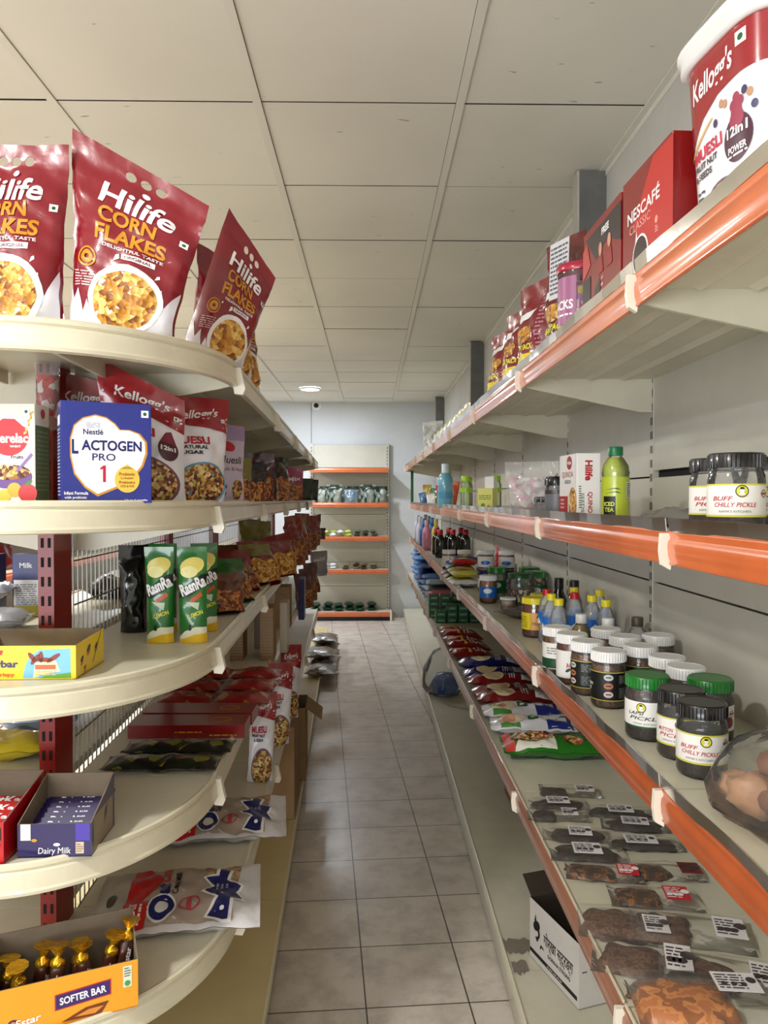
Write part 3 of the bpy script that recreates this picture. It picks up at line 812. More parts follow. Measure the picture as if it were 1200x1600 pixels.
o = carton('formula_box', .156, .182, .062, BLUE, lacto, left=lacto_side); tag(o, 'blue infant formula box with a white heart and a red 1', 'formula box'); put(o, -.492, 1.415, z2, .47)
def cerel(g, S):
    dpoly(g, S, ell(.018, .122, .036, .036), col(.80, .06, .10), .0006)
    dtext(g, S, 'Cerelac', .020, .118, .066, .018, WHITE, .001, .03); dtext(g, S, 'WHEAT', .03, .103, .02, .004, WHITE, .001)
    dpoly(g, S, [ell(.022, .126, .034, .034, a0=.3, a1=2.6), ] [0] + [(.018 + .031 * math.cos(a), .124 + .031 * math.sin(a)) for a in (2.5, 1.9, 1.2, .5)], WHITE, .0012)
    dtext(g, S, 'Fruits', .033, .084, .022, .007, col(.25, .15, .35), .001)
    for k in range(7):
        dpoly(g, S, ell(.048 + .002 * k, .128 + .006 * k, .0045, .0022, 10, rot=.9 + (.9 if k % 2 else -.2)), col(.82, .68, .35), .0008)
    dpoly(g, S, ell(.018, .048, .042, .022), col(.36, .20, .48), .0008); dpoly(g, S, ell(.018, .056, .039, .014), MUESLI, .0012)
    dpoly(g, S, [(.03, .058), (.034, .056), (.062, .088), (.058, .091)], col(.50, .36, .62), .0016)
    dpoly(g, S, ell(.052, .018, .017, .017), col(.72, .12, .12), .0018); dpoly(g, S, ell(.028, .024, .013, .013), col(.93, .62, .14), .0016)
    dpoly(g, S, ell(.010, .014, .012, .011), col(.90, .70, .20), .0014); dpoly(g, S, ell(-.012, .014, .012, .011), col(.45, .08, .2), .0014)
    dpoly(g, S, ell(.054, .037, .008, .003, 8, rot=.7), col(.2, .45, .15), .002)
    vegmark(g, S, .050, .166, .006)
def cer_side(g, S):
    dpoly(g, S, rect(-.03, 0, .03, .142), col(.36, .42, .22), .0005); dpoly(g, S, ell(.002, .165, .009), col(.78, .1, .2), .0008)
    lines(g, S, -.026, .02, .026, .135, 14, col(.50, .56, .36), .0009)
o = carton('cereal_box', .13, .180, .062, CREAMP, cerel, side=cer_side); tag(o, 'cream baby cereal box with a red round logo and purple bowl, at the left edge', 'cereal box'); put(o, -.676, 1.425, z2, .0)
REDT = col(.58, .04, .10, .25, coat=.7)
def muesli_deco(w, h, top=True, lines2=('FRUIT NUT', '& SEEDS'), drop=True, bowlc=None, small=False):
    def f(g, S, mx=.014):
        dpoly(g, S, [(-w * .498, h * .70), (-w * .2, h * .73), (w * .1, h * .71), (w * .498, h * .66), (w * .498, h), (-w * .498, h)], REDT, .0005, mx)
        dtext(g, S, "Kellogg's", 0, h * .83, w * .66, h * .11, WHITE, .001, .02, .1, .3, mx)
        dtext(g, S, 'MUESLI', -w * .14, h * .585, w * .56, h * .075, col(.70, .08, .16), .001, .04, 0, 0, mx)
        for i, s in enumerate(lines2): dtext(g, S, s, -w * .16, h * (.52 - .05 * i), w * (.5 if i == 0 else .36), h * .035, col(.15, .13, .15), .001, .04, 0, 0, mx)
        if drop:
            dpoly(g, S, ell(w * .30, h * .47, w * .125, h * .10), col(.28, .10, .16), .001, mx); dpoly(g, S, [(w * .2, h * .53), (w * .4, h * .53), (w * .34, h * .64), (w * .27, h * .62)], col(.50, .10, .22), .001, mx)
            dtext(g, S, '12in1', w * .30, h * .48, w * .18, h * .04, WHITE, .0016, .04, 0, 0, mx)
        dpoly(g, S, ell(w * .02, h * .17, w * .42, h * .21), bowlc or col(.45, .30, .38), .0008, mx); dpoly(g, S, ell(w * .02, h * .17, w * .38, h * .19), MUESLI, .0014, mx)
        vegmark(g, S, w * .40, h * .78, w * .03, .0012, mx)
    return f
gp = 'muesli bags beside the blue formula box'
w, h = .17, .27
o = pouch('muesli_bag', w, h, .085, WF, quad=[(-.085, 0), (.085, 0), (.075, .215), (-.10, .30)], seed=21, deco=muesli_deco(w, h), n=(18, 28), wr=.006); tag(o, 'white and red muesli bag with a raised red corner, right of the blue formula box', 'muesli bag', gp); put(o, -.468, 1.60, z2, .25)
o = pouch('muesli_bag', w, h, .08, WF, quad=[(-.085, 0), (.085, 0), (.095, .24), (-.075, .235)], seed=22, deco=muesli_deco(w, h, lines2=('% NATURAL', 'SUGAR'), drop=False, bowlc=col(.35, .60, .72)), n=(18, 28), wr=.006); tag(o, 'white and red muesli bag with a blue-rimmed bowl, turned to the aisle', 'muesli bag', gp); put(o, -.402, 1.725, z2, .75)
o = pouch('muesli_bag', w, h, .08, WF, quad=[(-.085, 0), (.085, 0), (.06, .255), (-.08, .285)], seed=23, deco=muesli_deco(w, h)); tag(o, 'muesli bag of which only a dark red tip shows behind the blue box', 'muesli bag', gp); put(o, -.61, 1.66, z2, .2)
LIL = col(.64, .56, .72, .3, coat=.5)
def lilac(g, S, mx=.014):
    w, h = .12, .225
    dpoly(g, S, rect(-w * .49, 0, w * .49, h * .80), col(.80, .76, .85, .3), .0005, mx)
    dpoly(g, S, ell(-w * .08, h * .72, w * .25, h * .07, rot=-.2), col(.74, .08, .18), .0012, mx); dtext(g, S, 'YOGA', -w * .08, h * .72, w * .34, h * .045, WHITE, .0018, .02, -.1, 0, mx) if False else None
    dtext(g, S, 'Muesli', 0, h * .54, w * .75, h * .10, col(.16, .12, .2), .0012, .01, 0, .3, mx); dtext(g, S, 'Fruit & Nut', 0, h * .42, w * .7, h * .045, col(.55, .35, .2), .0012, .01, 0, 0, mx)
    for a, b in ((-.3, .15), (-.22, .19), (-.24, .11), (-.33, .2)): dpoly(g, S, ell(w * a, h * b, w * .08, h * .035, 12), col(.28, .14, .38), .0012, mx)
    dpoly(g, S, ell(w * .18, h * .16, w * .18, h * .13), MUESLI, .0012, mx)
gp = 'lilac muesli pouches'
o = pouch('muesli_pouch', .12, .225, .06, LIL, seed=31, deco=lilac); tag(o, 'lilac muesli pouch beside the last white muesli bag', 'muesli bag', gp); put(o, -.43, 1.96, z2, .55)
o = pouch('muesli_pouch', .12, .225, .06, LIL, seed=32, deco=lilac, quad=[(-.06, 0), (.06, 0), (.062, .21), (-.052, .215)]); tag(o, 'lilac muesli pouch standing behind the first lilac one', 'muesli bag', gp); put(o, -.40, 2.10, z2, .75)
SNK = {}
def snack(key, base, pic, w=.13, h=.18, d=.05, txt=None, band=None, tcol=None, style='stand', seed=1, quad=None, picr=(.38, .24), name='snack_packet', wr=.006, pich=.27):
    def f(g, S, mx=.02):
        if band: dpoly(g, S, rect(-w * .49, h * .62, w * .49, h * .93), band, .0006, mx)
        if pic: dpoly(g, S, [(-w * .49, h * .01), (w * .49, h * .01), (w * .49, h * .46), (w * .25, h * .53), (0, h * .50), (-w * .25, h * .56), (-w * .49, h * .48)], pic, .0010, mx)
        if txt: dtext(g, S, txt, 0, h * .66, w * .75, h * .12, tcol or WHITE, .0014, .03, .08, .1, mx)
    return pouch(name, w, h, d, base, style=style, seed=seed, quad=quad, deco=f, n=(12, 18), wr=wr)
NUTB = PRINT('roast_nuts', [(.45, .22, .10), (.66, .38, .18), (.35, .15, .08), (.78, .55, .28)], 130, .35, .4)
GRN = foil(.10, .36, .10); DGR = foil(.05, .13, .09); BLKF = foil(.05, .05, .06, .18); DKR = foil(.48, .06, .06); BRN = foil(.36, .17, .09); OLV = foil(.46, .44, .16); PLUM = foil(.28, .08, .16); PINK = foil(.62, .15, .36); SILV = foil(.62, .63, .66)
for a in [('olive-green nut packet beside the lilac pouches', OLV, NUTB, -.40, 2.27, .13, .10, .6, None),
          ('small dark packet with brown snack window before the plum one', BLKF, NUTB, -.375, 2.42, .12, .10, .6, None),
          ('plum-coloured snack packet with a brown nut picture, facing the camera', PLUM, NUTB, -.385, 2.62, .165, .105, .15, 'Tasty'),
          ('black glossy packet seen edge-on behind the plum one', BLKF, NUTB, -.345, 2.95, .17, .10, 1.1, None),
          ('pink and orange snack packet farther along the second shelf', PINK, NUTB, -.365, 3.60, .155, .09, .3, 'Mix'),]:
    o = snack(a[0], a[1], a[2], w=a[6], h=a[5], d=.045, txt=a[8], seed=len(a[0]), band=None); tag(o, a[0], 'snack packet'); put(o, a[3], a[4], z2, a[7])
for k, (x, y) in enumerate(((-.40, 4.5), (-.38, 4.75), (-.40, 5.0), (-.42, 5.3))):
    if k == 0: dk = snack('dk', DGR, None, w=.12, h=.13, d=.06, seed=44); o = dk
    else: o = dup(dk)
    tag(o, 'small dark green pouch, %s in its row far along the second left shelf' % ['nearest', 'second', 'third', 'last'][k], 'snack packet', 'dark pouches at the far end of the second shelf'); put(o, x, y, z2, .4 + .2 * k)
# hanging clear packet under the top shelf
t = pouch('hanging_packet', .05, .14, .03, PLASTB, style='pillow', seed=5, n=(8, 12)); tag(t, 'clear packet of red sweets hanging beneath the rounded top shelf', 'sweets packet')
pq = PRINT('red_sweets', [(.60, .08, .08), (.75, .15, .12), (.85, .80, .78)], 90, .3, .3)
c_ = pouch('sweets', .042, .10, .022, pq, style='pillow', seed=6, n=(8, 10), parent=t); c_.location = (0, 0, .012)
put(t, -.655, 1.555, 1.60, .3)

# ---- level 3
YEL = col(.93, .80, .12, .35, coat=.3)
def milky(g, S):
    dpoly(g, S, rect(-.10, .0, .1, .058), YEL, .0003)
    dpoly(g, S, [(.012, .002), (.016, .025), (.026, .043), (.042, .053), (.096, .055), (.096, .002)], col(.45, .70, .86), .0006)
    dpoly(g, S, [(.030, .002), (.034, .030), (.070, .034), (.078, .014), (.05, .010)], col(.93, .86, .66), .001)
    for x, y, r, q in ((.034, .036, .012, .9), (.028, .040, .010, 2.2), (.066, .038, .014, .6), (.05, .035, .015, 0), (.044, .040, .010, 1.6)): dpoly(g, S, ell(x, y, r, .004, 14, rot=q), col(.50, .18, .10), .0013)
    dpoly(g, S, rect(.034, .018, .070, .026), col(.72, .36, .2), .0014); lines(g, S, .035, .006, .07, .016, 2, col(.8, .7, .4), .0014)
    dpoly(g, S, [(.04, .002), (.096, .002), (.096, .012), (.05, .006)], col(.35, .6, .2), .0012)
    dtext(g, S, 'Milkybar', -.035, .026, .078, .017, NAVY, .0012, .03); dtext(g, S, 'MooSha', -.04, .008, .05, .009, col(.75, .2, .3), .0012, .02) if False else dtext(g, S, 'Crispy', -.02, .008, .035, .009, col(.80, .25, .15), .0012, .02)
    dpoly(g, S, [(-.055, .044), (-.025, .044), (-.022, .052), (-.055, .054)], col(.8, .1, .15), .0012)
def milky_side(g, S):
    for x, y, s in ((-.045, .03, .9), (-.01, .043, 1.1), (.03, .04, .9), (-.03, .012, .6)):
        dpoly(g, S, ell(x, y, .010 * s, .004 * s, 8, rot=.5), NAVY, .0006); dpoly(g, S, ell(x, y - .007, .009 * s, .003 * s, 8, rot=.6), col(.7, .25, .15), .0006)
    dpoly(g, S, [(.010, .012), (.0125, .012), (.060, .064), (.0575, .064)], col(.25, .2, .1), .0008)
o = tray('display_box', .21, .062, .15, YEL, CARDIN, front=milky, side=milky_side, hb=.066, hf=.06); tag(o, 'empty yellow display box with a blue picture panel, on the third rounded shelf', 'display box'); put(o, -.634, 1.435, z3, .02)
RG = foil(.10, .42, .14, .3)
def rasn(g, S, mx=.010):
    w, h = .066, .214
    dpoly(g, S, ell(0, h * .80, w * .42, h * .09, 16, rot=.3), col(.88, .82, .42), .0007, mx); dpoly(g, S, ell(-w * .1, h * .74, w * .3, h * .06), col(.93, .90, .62), .001, mx)
    dpoly(g, S, [(-w * .48, h * .47), (-w * .40, h * .55), (w * .30, h * .71), (w * .48, h * .72), (w * .49, h * .60), (-w * .2, h * .47)], BLACK, .0012, mx)
    dtext(g, S, 'RasnRa', 0, h * .595, w * .92, h * .125, WHITE, .0017, .04, .42, .15, mx)
    dpoly(g, S, [(-w * .1, h * .45), (w * .3, h * .53), (w * .36, h * .49), (0, h * .42)], col(.75, .3, .08), .0012, mx)
    dpoly(g, S, [(-w * .25, h * .43), (w * .25, h * .42), (w * .2, h * .34), (-w * .1, h * .40)], col(.75, .82, .70), .001, mx)
    dtext(g, S, 'LEMON', w * .12, h * .30, w * .5, h * .045, col(.85, .85, .25), .0012, .03, .3, 0, mx)
    dpoly(g, S, [(-w * .49, 0), (w * .49, 0), (w * .49, h * .16), (w * .1, h * .17), (-w * .3, h * .12), (-w * .49, h * .06)], col(.90, .90, .80), .0007, mx)
    dpoly(g, S, [(-w * .49, 0), (w * .49, 0), (w * .49, h * .10), (w * .1, h * .09), (-w * .49, h * .03)], col(.88, .72, .12), .0012, mx)
    dpoly(g, S, ell(-w * .1, h * .15, w * .07, h * .02, 8), BLACK, .0014, mx); dpoly(g, S, ell(-w * .1, h * .18, w * .05, h * .012, 8), BLACK, .0014, mx)
def rasnbag(seed, q=None): return pouch('drink_mix_pouch', .066, .214, .035, RG, seed=seed, deco=rasn, quad=q, n=(12, 26), wr=.003, top=.9)
gp = 'green lemon drink pouches'
for k, (x, y, rz, lab) in enumerate(((-.400, 1.715, .12, 'green lemon drink pouch, front right of the four green pouches'), (-.474, 1.715, .0, 'green lemon drink pouch, front left of the four green pouches'),
                                   (-.405, 1.86, .45, 'green lemon drink pouch leaning behind the front right green pouch'), (-.500, 1.84, .3, 'green lemon drink pouch behind the front left green pouch'))):
    o = rasnbag(50 + k, [(-.033, 0), (.033, 0), (.030, .214), (-.036, .214)]); tag(o, lab, 'drink pouch', gp); put(o, x, y, z3, rz)
o = snack('b', BLKF, None, w=.07, h=.21, d=.05, seed=9); tag(o, 'black glossy packet standing against the wire mesh beside the green pouches', 'snack packet'); put(o, -.575, 1.85, z3, .4)
lean = [('green-topped brown lentil snack bag leaning by the green pouches', GRN, NUTB, -.42, 2.34, .16, .17, .7, -.55),
        ('small brown snack bag just behind the green pouches', BRN, NUTB, -.40, 2.12, .12, .12, .5, -.35),
        ('brown and red snack bag leaning left on the third shelf', DKR, NUTB, -.44, 2.62, .18, .17, .8, -.6),
        ('dark red noodle snack bag with a yellow band', DKR, FLAKES, -.39, 2.84, .18, .17, .8, -.5),
        ('dark snack bag lying back against the wire mesh', BRN, NUTB, -.52, 2.75, .18, .17, .6, -.5),
        ('red and gold noodle bag at the shelf edge', DKR, FLAKES, -.36, 3.15, .19, .18, .95, -.3),
        ('black and yellow bag behind the red and gold one', OLV, FLAKES, -.48, 3.25, .24, .16, .6, -.1),
        ('tall red nut bag at the shelf edge', DKR, NUTB, -.36, 3.65, .25, .15, 1.0, -.08),
        ('tall red nut bag with a small yellow label, next along', DKR, NUTB, -.37, 3.92, .26, .15, 1.0, -.05),
        ('tall dark red bag farther along the third shelf', MARD, NUTB, -.38, 4.3, .24, .15, 1.0, -.05),
        ('tall red bag near the far end of the third shelf', DKR, NUTB, -.38, 4.75, .23, .15, 1.0, 0),
        ('brown snack bag near the far end of the third shelf', BRN, NUTB, -.39, 5.2, .22, .15, 1.0, 0)]
for k, (lab, b_, p_, x, y, hh, ww, rz, rx) in enumerate(lean):
    o = snack(lab, b_, p_, w=ww, h=hh, d=.075, seed=60 + k, band=OLV if 'yellow' in lab else None, quad=[(-ww * .46, 0), (ww * .46, 0), (ww * (.42 + .05 * (k % 3)), hh * (.93 + .05 * (k % 2))), (-ww * (.50 - .06 * (k % 2)), hh * (1.0 - .06 * (k % 3)))], wr=.009); tag(o, lab, 'snack bag', 'snack bags on the third left shelf'); put(o, x, y, z3 + .004, rz, rx)
for k, (x, y, z, rz) in enumerate(((-.43, 6.05, z3, .9), (-.42, 6.12, z4, .9))):
    o = snack('e', BLKF if k == 0 else SILV, None, w=.2, h=.09 if k == 0 else .2, d=.07, seed=80 + k, txt='MIX' if k else None); tag(o, ['dark packet at the far end of the third left shelf', 'silver-grey printed packet at the far end of the fourth left shelf'][k], 'snack packet'); put(o, x, y, z, rz)

# ---- level 4
KR = col(.70, .05, .07, .3, coat=.4); PUR = col(.12, .07, .32, .3, coat=.5)
def kk_front(g, S):
    dpoly(g, S, rect(-.068, .040, .066, .062), BLACK, .0005); dpoly(g, S, ell(.06, .032, .006), col(.6, .05, .05), .0006)
def tchoc(n, base, w, t, dy, z0, dz, parent_label, cat, gp, origin, rz, words, wc, tilt=.35, ln=.05, skip=0):
    """bars stacked in a tray, one behind the other"""
    first = None
    for k in range(n):
        if first is None:
            g = G(); g.prism([(-w / 2, 0), (w / 2, 0), (w / 2, t), (-w / 2, t)], 0, ln, base)
            S = lambda u, v: Vector((u, -.0, v))
            dtext(g, S, words, 0, ln * .72, w * .6, ln * .28, wc, .0005, .03, 0, .1)
            g.box(-w / 2 - .004, -w / 2, t * .3, t * .6, 0, ln, base); g.box(w / 2, w / 2 + .004, t * .3, t * .6, 0, ln, base)
            o = g.build('chocolate_bar'); first = o
        else: o = dup(first)
        tag(o, parent_label % ['foremost', 'second', 'third', 'fourth', 'fifth', 'sixth', 'seventh', 'eighth', 'ninth'][k], cat, gp)
        c, s = math.cos(rz), math.sin(rz); yy = dy * k
        put(o, origin[0] - s * yy, origin[1] + c * yy, z0 + dz * k, rz, -tilt)
o = tray('chocolate_display_box', .14, .07, .155, KR, CARDIN, hb=.105, hf=.07, front=kk_front, side=lambda g, S: lines(g, S, -.06, .01, .05, .06, 5, col(.6, .05, .06))); tag(o, 'open red display box of chocolate bars cut by the left edge', 'display box'); put(o, -.690, 1.365, z4, -.02)
tchoc(5, KR, .125, .012, .025, z4 + .004, .006, '%s bar in the red chocolate display box', 'chocolate bar', 'bars in the red display box', (-.690, 1.305), -.02, 'KitKat', WHITE, .9, .052)
def dm_front(g, S):
    dtext(g, S, 'Dairy Milk', .0, .010, .055, .014, WHITE, .0008, .0, 0, .1); dpoly(g, S, ell(.004, .022, .006, .003, 8), WHITE, .0008)
    dpoly(g, S, rect(-.057, .030, -.040, .058), col(.88, .87, .85), .0008); dpoly(g, S, rect(.036, .006, .050, .026), col(.80, .72, .62), .0008); lines(g, S, .037, .008, .049, .024, 4, col(.5, .45, .4), .0012)
    dpoly(g, S, rect(.036, .028, .0605, .058), col(.28, .22, .62), .0006)
    dpoly(g, S, ell(-.034, .030, .005, .003, 8), GOLD, .0010)
def dm_side(g, S):
    dpoly(g, S, rect(-.053, .002, .053, .062), col(.55, .50, .42), .0003); dpoly(g, S, [(.005, .03), (.02, .045), (.02, .06), (.006, .05)], col(.3, .24, .22), .0008)
o = tray('chocolate_display_box', .125, .062, .13, PUR, CARDIN, hb=.10, hf=.058, front=dm_front, side=dm_side); tag(o, 'open purple display box of chocolate bars on the fourth rounded shelf', 'display box'); put(o, -.548, 1.375, z4, .03)
tchoc(8, PUR, .112, .008, .0135, z4 + .004, .0035, '%s bar in the purple chocolate display box', 'chocolate bar', 'bars in the purple display box', (-.548, 1.326), .03, 'Dairy Milk', WHITE, .8, .05)
BP = PRINT('dark_spice_print', [(.04, .05, .04), (.06, .10, .05), (.05, .04, .04), (.42, .40, .10), (.05, .05, .04), (.35, .2, .05)], 38, .2, .2)
gp = 'long dark packets on the fourth left shelf'
for k, (x, y, lab) in enumerate(((-.478, 1.735, 'long dark glossy packet lying nearest on the fourth left shelf'), (-.465, 1.845, 'long dark packet with yellow fruit print behind the nearest one'))):
    o = pouch('incense_packet', .262, .085, .026, BP, style='pillow', seed=90 + k, n=(26, 12), wr=.003); tag(o, lab, 'packet', gp); lie(o, x, y - .04, z4 + .016, .02)
RB = col(.50, .05, .06, .28, coat=.5)
def rbx(g, S):
    dtext(g, S, 'INCENSE', .0, .02, .08, .008, GOLD, .0006, .01) if False else lines(g, S, -.03, .012, .04, .02, 1, GOLD, .0006)
    lines(g, S, .06, .004, .13, .012, 1, GOLD, .0006)
def rtop(g, S):
    dpoly(g, S, [ell(.08, 0, .028, .022), ell(.08, 0, .024, .018)], GOLD, .0006); lines(g, S, .05, -.01, .11, .01, 3, col(.7, .3, .12), .0006)
o = carton('flat_box', .30, .034, .10, RB, rbx, top=rtop); tag(o, 'flat dark red carton lying nearest behind the dark packets', 'box', 'flat red cartons'); put(o, -.478, 2.01, z4, .0)
o = carton('flat_box', .30, .034, .10, RB, rbx, top=rtop); tag(o, 'flat dark red carton lying behind the nearest red one', 'box', 'flat red cartons'); put(o, -.475, 2.125, z4, -.02)
RP = PRINT('red_gold_print', [(.55, .06, .07), (.50, .05, .06), (.62, .42, .22), (.55, .07, .07), (.68, .50, .30)], 22, .25, .3)
k = 0
for y in (2.28, 2.42, 2.57):
    for x in (-.555, -.385):
        o = pouch('noodle_packet', .165, .12, .035, RP, style='pillow', seed=100 + k, n=(14, 10)); tag(o, 'red and gold noodle packet, %s row, %s side of the pile' % (['front', 'middle', 'back'][k // 2], ['mesh', 'aisle'][k % 2]), 'noodle packet', 'red and gold noodle packets'); lie(o, x, y - .06, z4 + .02 + .004 * (k // 2), .05 * (k % 3 - 1)); k += 1
def cbx(g, S): lines(g, S, -.024, .01, .024, .17, 14, col(.46, .38, .28), .0005, seed=3)
for k, (x, y, w, h, m, lab) in enumerate(((-.518, 2.97, .050, .175, CARD, 'slim cardboard box standing nearer the mesh on the fourth shelf'), (-.402, 2.97, .050, .20, CARD, 'slim printed cardboard box standing near the shelf edge'),
        (-.355, 3.12, .030, .20, col(.72, .68, .60), 'pale slim box right behind the slim printed one'), (-.47, 3.2, .03, .19, col(.62, .60, .56), 'pale narrow box between the two slim cardboard boxes'),
        (-.425, 3.68, .07, .20, CARD, 'cardboard box farther along the fourth shelf'), (-.36, 3.95, .03, .21, NAVY, 'narrow dark blue box on the fourth shelf'))):
    o = carton('box', w, h, .13, m, cbx if m is CARD else None); tag(o, lab, 'box', 'upright boxes on the fourth left shelf'); put(o, x, y + .0, z4, .03)
for k, (x, y) in enumerate(((-.37, 4.3), (-.37, 4.6), (-.38, 5.0))):
    o = snack('f', BRN, NUTB, w=.15, h=.20, d=.06, seed=110 + k); tag(o, ['nearest', 'middle', 'farthest'][k] + ' brown snack bag at the edge of the fourth left shelf', 'snack bag', 'brown bags on the fourth left shelf'); put(o, x, y, z4, 1.0, -.15)

# ---- level 5
OR = col(.95, .62, .10, .35, coat=.3)
def star_front(g, S):
    dpoly(g, S, [(-.02, .028), (.072, .034), (.072, .062), (-.02, .056)], col(.75, .2, .2), .0005); dpoly(g, S, [(-.018, .030), (.070, .036), (.070, .060), (-.018, .054)], col(.22, .12, .40), .0009)
    dtext(g, S, 'SOFTER BAR', .026, .045, .076, .013, WHITE, .0013, .03, .06)
    dpoly(g, S, ell(-.085, .025, .008, .006), col(.25, .12, .4), .0008); dtext(g, S, '5star', -.062, .024, .042, .012, WHITE, .0012, .02, .1, .2)
    dpoly(g, S, ell(-.085, .025, .004, .003), GOLD, .0012)
    dpoly(g, S, [(-.01, .006), (.03, .022), (.068, .024), (.055, .004)], col(.45, .2, .08), .0008); dpoly(g, S, [(.012, .01), (.035, .018), (.06, .018), (.045, .008)], col(.85, .55, .2), .0012)
    dpoly(g, S, rect(.092, .040, .107, .078), col(.85, .88, .80), .0008); lines(g, S, .094, .058, .105, .076, 4, col(.4, .45, .4), .0012); dpoly(g, S, ell(.0995, .047, .005), col(.3, .6, .3), .0012)
    dtext(g, S, '2x', -.04, .006, .02, .008, WHITE, .0010, .03)
o = tray('chocolate_display_box', .235, .085, .105, OR, CARDIN, hb=.128, hf=.085, front=star_front, side=lambda g, S: dpoly(g, S, [(-.05, .004), (.05, .004), (.05, .01), (-.05, .01)], PUR, .0005)); tag(o, 'orange display box of gold-tipped chocolate bars on the lowest rounded shelf', 'display box'); put(o, -.548, 1.362, z5, .40)
CH = col(.26, .12, .07, .28, coat=.6); GF = M('gold_foil', (.90, .68, .16), .25, metal=.8, bump=.6, bscale=80)
first = None
for k in range(8):
    if first is None:
        first = E('chocolate_bar')
        g = G(); g.lathe([(.010, 0), (.0125, .004), (.0125, .055), (.010, .06)], CH, 14, sq=3); S = lambda u, v: Vector((u, -.0126, v)); dtext(g, S, '5star', 0, .034, .030, .010, WHITE, .0006, .02, PI / 2); g.build('wrapper', first)
        g = G(); g.lathe([(.010, .058), (.0135, .062), (.012, .070), (.004, .076), (.016, .092), (.019, .095)], GF, 10); g.build('foil_end', first); o = first
    else: o = dup(first)
    tag(o, 'gold-tipped brown chocolate bar, %s from the left in the orange box' % ['first', 'second', 'third', 'fourth', 'fifth', 'sixth', 'seventh', 'eighth'][k], 'chocolate bar', 'bars in the orange box')
    dx = -.100 + .0275 * k; c, s = math.cos(.4), math.sin(.4); dy = [.012, -.008, .014, -.010, .016, -.004, .012, .0][k]
    put(o, -.548 + c * dx - s * dy, 1.362 + s * dx + c * dy, z5 + .004 + [0, .004, .01, .014, .006, .010, .012, .03][k], .4 + .3 * (k % 3), [-.1, .1, 0, -.15, .12, -.2, .1, -.1][k], [.08, -.1, .12, .05, .15, -.08, .2, .25][k])
SILW = CLEAR('oat_clear', alpha=.75, rough=.2, milky=(.72, .68, .62), bump=.3)
def oat(g, S, mx=.014):
    w, h = .27, .36
    OATB = PRINT('oat_flakes', [(.62, .50, .36), (.74, .62, .46), (.55, .42, .30), (.70, .60, .48)], 140, .6, .4)
    dpoly(g, S, rect(-w * .46, h * .16, w * .46, h * .72), col(.66, .60, .55, .35), .0004, mx)
    dpoly(g, S, [(w * .1, h * .14), (w * .46, h * .12), (w * .47, h * .36), (w * .2, h * .34)], OATB, .001, mx)
    dpoly(g, S, [(-w * .47, h * .72), (-w * .12, h * .70), (w * .02, h * .64), (w * .2, h * .60), (w * .45, h * .70), (w * .48, h * .80), (-w * .48, h * .80)], col(.72, .06, .10), .0012, mx)
    dpoly(g, S, [(-w * .48, h * .80), (w * .48, h * .80), (w * .49, h * .995), (-w * .49, h * .995)], col(.66, .64, .58, .4), .0006, mx)
    dpoly(g, S, ell(-w * .05, h * .89, w * .10, h * .028), col(.20, .18, .14), .0012, mx)
    dpoly(g, S, rect(-w * .47, h * .66, -w * .14, h * .80), col(.75, .05, .10), .0016, mx); dtext(g, S, 'HUGS', -w * .31, h * .745, w * .22, h * .045, WHITE, .0022, .02, 0, 0, mx); lines(g, S, -w * .43, h * .685, -w * .2, h * .715, 1, WHITE, .0022, mx)
    dpoly(g, S, ell(-w * .25, h * .58, w * .19, h * .085), WHITE, .0016, mx); dpoly(g, S, [ell(-w * .25, h * .58, w * .165, h * .073), ell(-w * .25, h * .58, w * .085, h * .038)], NAVY, .0024, mx)
    dtext(g, S, 'at', w * .02, h * .585, w * .20, h * .08, NAVY, .0024, .05, 0, .1, mx); dtext(g, S, 'Cook', w * .29, h * .60, w * .27, h * .075, col(.75, .15, .12), .0024, .02, 0, .1, mx)
    dtext(g, S, 'Cereal & Milk', w * .12, h * .515, w * .40, h * .04, BLACK, .0024, .03, 0, 0, mx)
    st = col(.08, .10, .36, .3)
    dpoly(g, S, [(-w * .47, h * .22), (-w * .40, h * .33), (-w * .18, h * .27), (-w * .05, h * .36), (w * .02, h * .30), (w * .18, h * .36), (w * .22, h * .28), (w * .36, h * .27), (w * .30, h * .17), (w * .14, h * .19), (w * .02, h * .10), (-w * .08, h * .13), (-w * .2, h * .09), (-w * .2, h * .16), (-w * .47, h * .17)], WHITE, .0014, mx)
    dpoly(g, S, [(-w * .44, h * .22), (-w * .38, h * .31), (-w * .18, h * .25), (-w * .05, h * .34), (w * .02, h * .28), (w * .17, h * .34), (w * .19, h * .26), (w * .33, h * .25), (w * .28, h * .19), (w * .13, h * .21), (w * .01, h * .12), (-w * .08, h * .15), (-w * .17, h * .11), (-w * .18, h * .18), (-w * .44, h * .19)], st, .0022, mx)
    dpoly(g, S, ell(-w * .30, h * .225, w * .022, h * .014), WHITE, .003, mx); lines(g, S, -w * .04, h * .19, w * .08, h * .28, 3, col(.6, .62, .75), .003, mx)
    dpoly(g, S, [ell(-w * .22, h * .42, w * .10, h * .065), ell(-w * .22, h * .42, w * .085, h * .053)], col(.72, .25, .3), .0016, mx); dpoly(g, S, rect(-w * .31, h * .405, -w * .13, h * .435), col(.72, .25, .3), .0018, mx)
gp = 'oat cereal bags on the fifth left shelf'
WFO = M('oat_white', (.82, .81, .82), .32, coat=.4, bump=.25, bscale=30)
o = pouch('oat_bag', .27, .36, .045, WFO, style='pillow', seed=120, deco=oat, n=(22, 30), wr=.005); tag(o, 'white, red and blue oat cereal bag lying nearest on the fifth shelf', 'oat bag', gp); lie(o, -.252, 1.715, z5 + .018, PI / 2 + .14, 0, .0)
